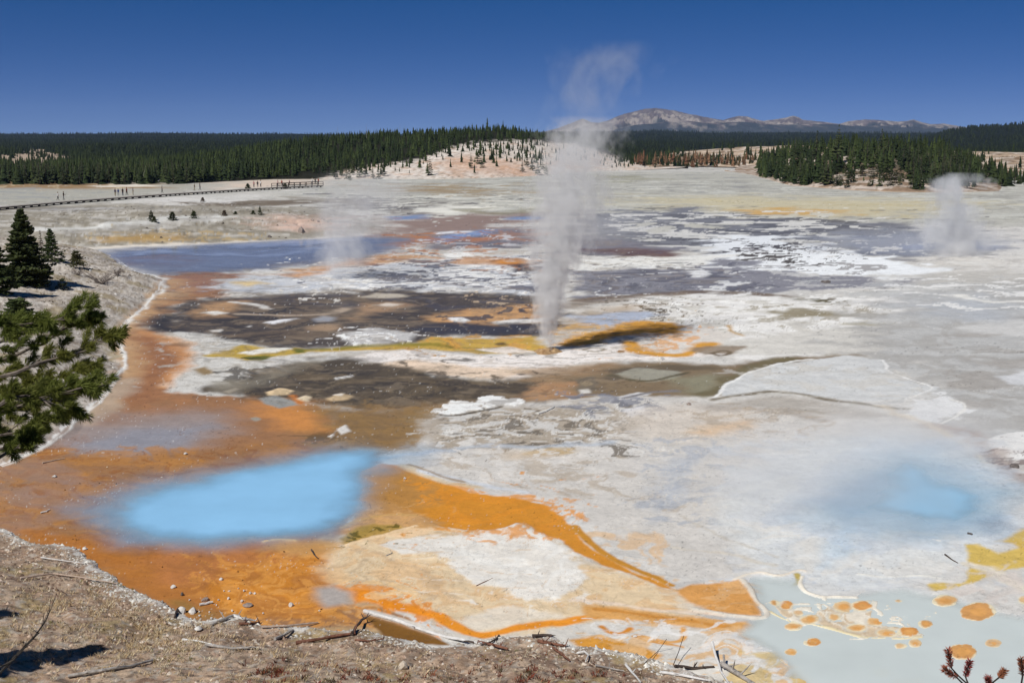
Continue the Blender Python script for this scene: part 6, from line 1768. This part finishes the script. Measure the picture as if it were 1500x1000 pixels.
def blades(name, P, hgt, wid, lean, cols, seed, mat, per=5):
    rs_ = np.random.RandomState(seed); n = len(P) * per
    B = np.repeat(P, per, 0) + np.c_[rs_.normal(0, .035, (n, 2)), np.zeros(n)]
    h = np.repeat(hgt, per) * rs_.uniform(.5, 1.2, n); a = rs_.rand(n) * 6.28; l = lean * rs_.uniform(.1, 1, n) * h
    d = np.c_[np.cos(a), np.sin(a)]; w = wid * rs_.uniform(.6, 1.3, n)
    sd_ = np.c_[-d[:, 1], d[:, 0]] * w[:, None]
    p0 = np.c_[B[:, :2] - sd_, B[:, 2] - .01]; p1 = np.c_[B[:, :2] + sd_, B[:, 2] - .01]
    p2 = np.c_[B[:, :2] + d * (l * .45)[:, None] + sd_ * .7, B[:, 2] + h * .62]; p3 = np.c_[B[:, :2] + d * l[:, None], B[:, 2] + h]
    V = np.stack([p0, p1, p2, p3], 1).reshape(-1, 3)
    F = (np.array([(0, 1, 2), (0, 2, 3)])[None] + (np.arange(n) * 4)[:, None, None]).reshape(-1, 3)
    C = np.asarray(cols)[np.repeat(rs_.randint(0, len(cols), len(P)), per)] * rs_.uniform(.7, 1.2, (n, 1))
    o = link(bpy.data.objects.new(name, np_mesh(name, V, F, [mat], {'col': np.repeat(C, 4, 0)}, smooth=False))); o['kind'] = 'stuff'; return o
m = NT("dry_grass_blades"); m.bsdf(m.attr('col').outputs['Color'], .8, .15); GRASS = m.mat
pu = lambda x, y: project(x, y, bank_z(x, y))
def gd(x, y, sd):
    U, V = pu(x, y)
    a = np.exp(-((U - 150) / 120) ** 2 - ((V - 935) / 40) ** 2) + .9 * np.exp(-((U - 250) / 80) ** 2 - ((V - 930) / 28) ** 2) + .7 * np.exp(-((U - 30) / 50) ** 2 - ((V - 875) / 20) ** 2) + .6 * np.exp(-((U - 110) / 60) ** 2 - ((V - 880) / 20) ** 2) + .45 * np.exp(-((U - 450) / 140) ** 2 - ((V - 975) / 22) ** 2)
    return np.clip(a * 1.2 * sstep(-.25, .25, fbm(x / .8, y / .8, 511, 3)) * (sd > .5) + .05 * (sd > 1), 0, 1)
P, sd = bank_points(40000, gd)
blades("dry_grass", P, rs.uniform(.05, .15, len(P)), .0035, .9, [alb((226, 204, 164)), alb((212, 184, 142)), alb((196, 168, 128)), alb((232, 218, 186))], 6, GRASS, 7)
def gr(x, y, sd):
    U, V = pu(x, y)
    a = np.exp(-((U - 430) / 50) ** 2 - ((V - 985) / 14) ** 2) + .8 * np.exp(-((U - 790) / 110) ** 2 - ((V - 990) / 14) ** 2) + .5 * np.exp(-((U - 560) / 60) ** 2 - ((V - 995) / 12) ** 2)
    return np.clip(a * 1.3 * sstep(.0, .3, fbm(x / .6, y / .6, 512, 3)), 0, 1)
P, sd = bank_points(40000, gr)
blades("red_groundcover", P, rs.uniform(.05, .15, len(P)), .008, 1.0, [alb((130, 62, 46)), alb((100, 54, 42)), alb((150, 96, 70)), alb((92, 80, 52))], 7, GRASS, 9)
def go(x, y, sd):
    U, V = pu(x, y)
    a = .8 * np.exp(-((U - 130) / 60) ** 2 - ((V - 862) / 10) ** 2) + .8 * np.exp(-((U - 760) / 40) ** 2 - ((V - 962) / 10) ** 2) + np.exp(-((U - 100) / 40) ** 2 - ((V - 912) / 14) ** 2) * .5 + .5 * np.exp(-((U - 240) / 40) ** 2 - ((V - 965) / 16) ** 2)
    return np.clip(a * sstep(-.1, .3, fbm(x / .7, y / .7, 513, 3)), 0, 1)
P, sd = bank_points(30000, go)
blades("green_moss_plants", P, rs.uniform(.03, .09, len(P)), .008, 1.0, [alb((150, 138, 72)), alb((124, 116, 62)), alb((110, 112, 60))], 8, GRASS, 7)
n = 9000; y = rs.uniform(50, 130, n); x = rs.uniform(-62, -22, n); sd = sdf_poly(x, y, KNOLL); q = (sd > .6) & (fbm(x / 3, y / 3, 514, 4) > .28)
blades("knoll_tufts", np.c_[x[q], y[q], macro(x[q], y[q])], rs.uniform(.06, .22, q.sum()), .016, 1.0, [alb((120, 104, 74)), alb((96, 84, 66)), alb((150, 130, 96))], 9, GRASS, 6)
# fallen twigs over the bank
tw = MB(); rd = random.Random(9)
P, sd = bank_points(900, lambda x, y, sd: np.where(sd > .3, .5, .1))
for p in P:
    a = rd.uniform(0, 6.28); L = rd.uniform(.06, .38); c = Vector(p) + Vector((0, 0, .015))
    d = Vector((math.cos(a), math.sin(a), rd.uniform(-.05, .12))) * L
    tw.tube([c - d * .5, c + Vector((rd.uniform(-.1, .1), rd.uniform(-.1, .1), .1)) * L, c + d * .5], [.006, .008, .003], 3)
tag(tw.build("fallen_twigs", [WOODS['grey']]), kind='stuff')

# ------------------------------------------------------------------ boardwalk and visitors
DECK_Z = .62
WALK = [(-120, 313), (-40, 306.5), (0, 303), (45, 299.2), (90, 295.3), (140, 291.5), (200, 287), (245, 284), (300, 280.5), (350, 277.4), (400, 274.5), (440, 272.6), (470, 271.4)]
W = [at(u, v, DECK_Z) for u, v in WALK]
wd_grey = simple_mat("boardwalk_plank", (.24, .215, .19), (.42, .38, .34), 4, .9, .1)
wd_dark = simple_mat("boardwalk_timber", (.075, .062, .052), (.16, .135, .115), 4, .9, .1)
bw = empty("boardwalk", (W[3].x, W[3].y, 0)); tag(bw, "long grey wooden boardwalk crossing the far left flats on short posts", "boardwalk")
off = -Vector((W[3].x, W[3].y, 0))
def walk_at(s):
    acc = 0
    for a, b in zip(W[:-1], W[1:]):
        L = (b - a).length
        if s <= acc + L or b is W[-1]:
            t = min(1, (s - acc) / L); d = (b - a).normalized(); return a.lerp(b, t), d
        acc += L
TOTAL = sum((b - a).length for a, b in zip(W[:-1], W[1:]))
pl = MB(); ncount = 0; s = 0.0; planks = []
rd = random.Random(3)
def rotz(d): return Matrix.Rotation(math.atan2(d.y, d.x), 3, 'Z')
while s < TOTAL:
    p, d = walk_at(s)
    pl.box(p + off + Vector((0, 0, -.02 + rd.uniform(-.006, .006))), (.235, 2.3, .05), 0, rotz(d)); s += .25
tag(pl.build("plank", [wd_grey], bw), kind='stuff')
bm_ = MB()
for i in range(len(W) - 1):
    d = (W[i + 1] - W[i]); c = (W[i] + W[i + 1]) / 2 + off
    for sgn in (-1, 1):
        q = Vector((-d.y, d.x, 0)).normalized() * 1.0 * sgn
        bm_.box(c + q + Vector((0, 0, -.16)), (d.length + .05, .10, .23), 0, rotz(d.normalized()))
bm_.build("beam", [wd_dark], bw)
pm = MB(); pm.box((0, 0, 0), (.34, .26, .72)); post_me = pm.mesh("post", [wd_dark])
s = 0
while s < TOTAL:
    p, d = walk_at(s)
    for sgn in (-1, 1):
        q = Vector((-d.y, d.x, 0)).normalized() * .86 * sgn
        o = bpy.data.objects.new("post", post_me); link(o, bw); o.location = p + off + q + Vector((0, 0, -.50)); o.rotation_euler = (0, 0, math.atan2(d.y, d.x))
    s += 2.6 if s < TOTAL * .55 else 3.6
# railing at the far end
rl = empty("railing", (0, 0, 0)); rl.location = W[-2]; tag(rl, "dark wooden railing around the viewing end of the boardwalk", "railing")
R0 = TOTAL - 19
for sgn in (-1, 1):
    prev = None
    for k in range(9):
        p, d = walk_at(R0 + k * 19 / 8); q = p + Vector((-d.y, d.x, 0)).normalized() * 1.1 * sgn
        b = MB(); b.box(q - W[-2] + Vector((0, 0, .55)), (.14, .14, 1.15), 0, rotz(d)); b.build("post", [wd_dark], rl)
        if prev is not None:
            for z in (.45, 1.08):
                b = MB(); dd = q - prev; b.box((q + prev) / 2 - W[-2] + Vector((0, 0, z)), (dd.length, .09, .14), 0, rotz(dd.normalized())); b.build("rail", [wd_dark], rl)
        prev = q

def skin_mesh(name, V, E, R, root, levels=1):
    me = bpy.data.meshes.new(name + "_sk"); me.from_pydata(V, E, []); ob = bpy.data.objects.new(name + "_sk", me); COL.objects.link(ob)
    md = ob.modifiers.new("skin", 'SKIN'); sv = me.skin_vertices[0].data
    for i, r in enumerate(R): sv[i].radius = (r, r) if isinstance(r, float) else r; sv[i].use_root = i == root
    if levels: ob.modifiers.new("sub", 'SUBSURF').levels = levels
    dg = bpy.context.evaluated_depsgraph_get(); out = bpy.data.meshes.new_from_object(ob.evaluated_get(dg)); out.name = name
    bpy.data.objects.remove(ob); bpy.data.meshes.remove(me)
    return out
def person_mesh(step, arms, seed):
    s = step
    V = [(0, 0, .94), (0, 0, 1.10), (0, .01, 1.30), (0, .01, 1.44), (0, .01, 1.53), (0, .03, 1.61), (0, .02, 1.70),
         (-.10, 0, .90), (-.11, .10 * s, .50), (-.11, .20 * s - .06 * abs(s), .08), (-.11, .20 * s + .12, .03),
         (.10, 0, .90), (.11, -.02 * s, .50), (.11, -.26 * s, .10), (.11, -.26 * s + .12, .04),
         (-.19, 0, 1.40), (-.25, -.06 * s + .02, 1.14), (-.24, -.12 * s + .12 + .15 * arms, .92 + .30 * arms), (-.22, -.12 * s + .20 + .18 * arms, .86 + .38 * arms),
         (.19, 0, 1.40), (.25, .08 * s, 1.14), (.24, .16 * s + .08 + .18 * arms, .92 + .30 * arms), (.22, .18 * s + .14 + .22 * arms, .86 + .38 * arms)]
    E = [(0, 1), (1, 2), (2, 3), (3, 4), (4, 5), (5, 6), (0, 7), (7, 8), (8, 9), (9, 10), (0, 11), (11, 12), (12, 13), (13, 14), (3, 15), (15, 16), (16, 17), (17, 18), (3, 19), (19, 20), (20, 21), (21, 22)]
    R = [(.16, .11), (.145, .10), (.17, .12), (.12, .09), .058, .095, .085, .09, .07, .045, .05, .09, .07, .045, .05, .065, .05, .04, .045, .065, .05, .04, .045]
    R = [r if isinstance(r, tuple) else float(r) for r in R]
    me = skin_mesh("person", V, E, R, 0)
    skin, shirt, pants, shoe = range(4)
    mi = []
    for p in me.polygons:
        c = p.center
        if c.z > 1.485: mi.append(skin)
        elif abs(c.x) > .17 and c.z < 1.22 and c.z > .75: mi.append(skin)
        elif c.z > .93: mi.append(shirt)
        elif c.z > .12: mi.append(pants)
        else: mi.append(shoe)
    for k in range(4): me.materials.append(None)
    me.polygons.foreach_set('material_index', mi)
    me.polygons.foreach_set('use_smooth', [True] * len(mi)); me.update()
    return me
def cap_mb(brim):
    mb = MB(); n = 10
    prof = [(.098, 1.66), (.102, 1.70), (.085, 1.76), (.045, 1.795), (.004, 1.80)] if not brim else [(.19, 1.685), (.102, 1.69), (.10, 1.74), (.08, 1.79), (.004, 1.80)]
    for j, (r, z) in enumerate(prof):
        for k in range(n): mb.v.append((r * math.cos(6.283 * k / n), .025 + r * math.sin(6.283 * k / n) * 1.08, z))
    for j in range(len(prof) - 1):
        for k in range(n): mb.f.append((j*n+k, j*n+(k+1) % n, (j+1)*n+(k+1) % n, (j+1)*n+k)); mb.m.append(0)
    if not brim: mb.add([(-.07, .11, 1.69), (.07, .11, 1.69), (.05, .20, 1.675), (-.05, .20, 1.675)], [(0, 1, 2, 3)])
    return mb
PM = [person_mesh(0.0, 0, 1), person_mesh(1.0, 0, 2), person_mesh(-.8, .6, 3), person_mesh(.2, 1.0, 4)]
def cl(name, c): return simple_mat(name, tuple(np.array(alb(c)) * .85), tuple(alb(c)), 8, .9, .1)
SKINS = [cl("skin", (190, 140, 110)), cl("tan_skin", (160, 112, 86))]
CL = {k: cl(k + "_cloth", v) for k, v in dict(white=(225, 225, 222), black=(40, 40, 44), blue=(70, 100, 160), navy=(40, 48, 80), red=(150, 60, 50), grey=(110, 110, 112), khaki=(150, 134, 104), pink=(190, 140, 140), green=(60, 80, 60), teal=(70, 120, 130)).items()}
HAIR = [simple_mat("brown_hair", (.05, .03, .02), (.10, .06, .04), 9), simple_mat("dark_hair", (.015, .012, .01), (.03, .025, .02), 9)]
PEOPLE = [  # u, v feet, pose, turn, shirt, pants, head, scale, label
    (85, 293.6, 1, 1.3, 'white', 'black', 'hat', 1.02, "person in a white top walking on the boardwalk, left one of the pair"),
    (93.5, 293.2, 2, 1.5, 'black', 'grey', 'hat', 1.05, "person in a dark top walking on the boardwalk, right one of the pair"),
    (169, 287.2, 0, .4, 'navy', 'khaki', 'hair', 1.0, "person in navy at the left end of the group on the boardwalk"),
    (173.5, 287, 3, -.6, 'blue', 'white', 'hair', .95, "person in bright blue and white stooping in the boardwalk group"),
    (180, 286.6, 0, 2.2, 'black', 'navy', 'hat', 1.0, "person in black in the middle of the boardwalk group"),
    (186, 286.2, 1, -1.2, 'red', 'black', 'hair', 1.04, "person in a red top near the right of the boardwalk group"),
    (195, 285.6, 0, 1.0, 'grey', 'khaki', 'hair', 1.04, "person in a grey top standing apart at the right of the boardwalk group"),
    (237.5, 282.8, 1, 1.4, 'grey', 'black', 'hat', 1.0, "lone person mid stride on the boardwalk right of the group"),
    (285, 279.6, 2, 1.5, 'black', 'khaki', 'hair', 1.0, "shorter person of two walking together farther along the boardwalk"),
    (293, 279, 1, 1.5, 'navy', 'grey', 'hat', 1.12, "taller person of two walking together farther along the boardwalk"),
    (372, 274.6, 0, .3, 'pink', 'black', 'hair', 1.0, "person in a pink top on the boardwalk by the dark bush"),
    (377.5, 274.3, 0, -.5, 'black', 'navy', 'hair', 1.0, "person all in black on the boardwalk beside the white shirt"),
    (382, 274, 0, .8, 'white', 'black', 'hair', 1.08, "person in a bright white shirt farther along the boardwalk"),
    (407, 272.8, 2, 1.1, 'pink', 'navy', 'hair', 1.0, "person in a pinkish top left of the railing"),
    (413, 272.4, 0, .2, 'red', 'grey', 'hair', .98, "person in a red top just left of the railing"),
    (424, 271.8, 0, 2.0, 'pink', 'khaki', 'hat', .9, "short person behind the start of the railing"),
    (457.5, 270.2, 0, .9, 'white', 'grey', 'hat', 1.1, "person in white with a dark hat at the railing end"),
    (462, 270.1, 3, -.3, 'black', 'black', 'hair', 1.0, "person in black leaning at the railing end"),
    (466.5, 269.9, 0, .5, 'red', 'black', 'hair', 1.0, "person in dark red at the very end of the railing"),
]
HM = {'hat': cap_mb(True).mesh("hat", [CL['khaki']]), 'hair': cap_mb(False).mesh("hair", [HAIR[0]])}
hair_mb = MB()
for k, (u, v, pose, turn, sh, pn, head, sc_, lab) in enumerate(PEOPLE):
    p = at(u, v, DECK_Z + .01)
    me = PM[pose].copy()
    for i, mm in enumerate((SKINS[k % 2], CL[sh], CL[pn], CL['black'])): me.materials[i] = mm
    o = link(bpy.data.objects.new("person", me)); o.location = p; o.rotation_euler = (0, 0, -turn); o.scale = (sc_ * 1.06,) * 3
    tag(o, lab, 'person', 'visitors on the boardwalk')
    h = bpy.data.objects.new(head, HM[head]); link(h, o)
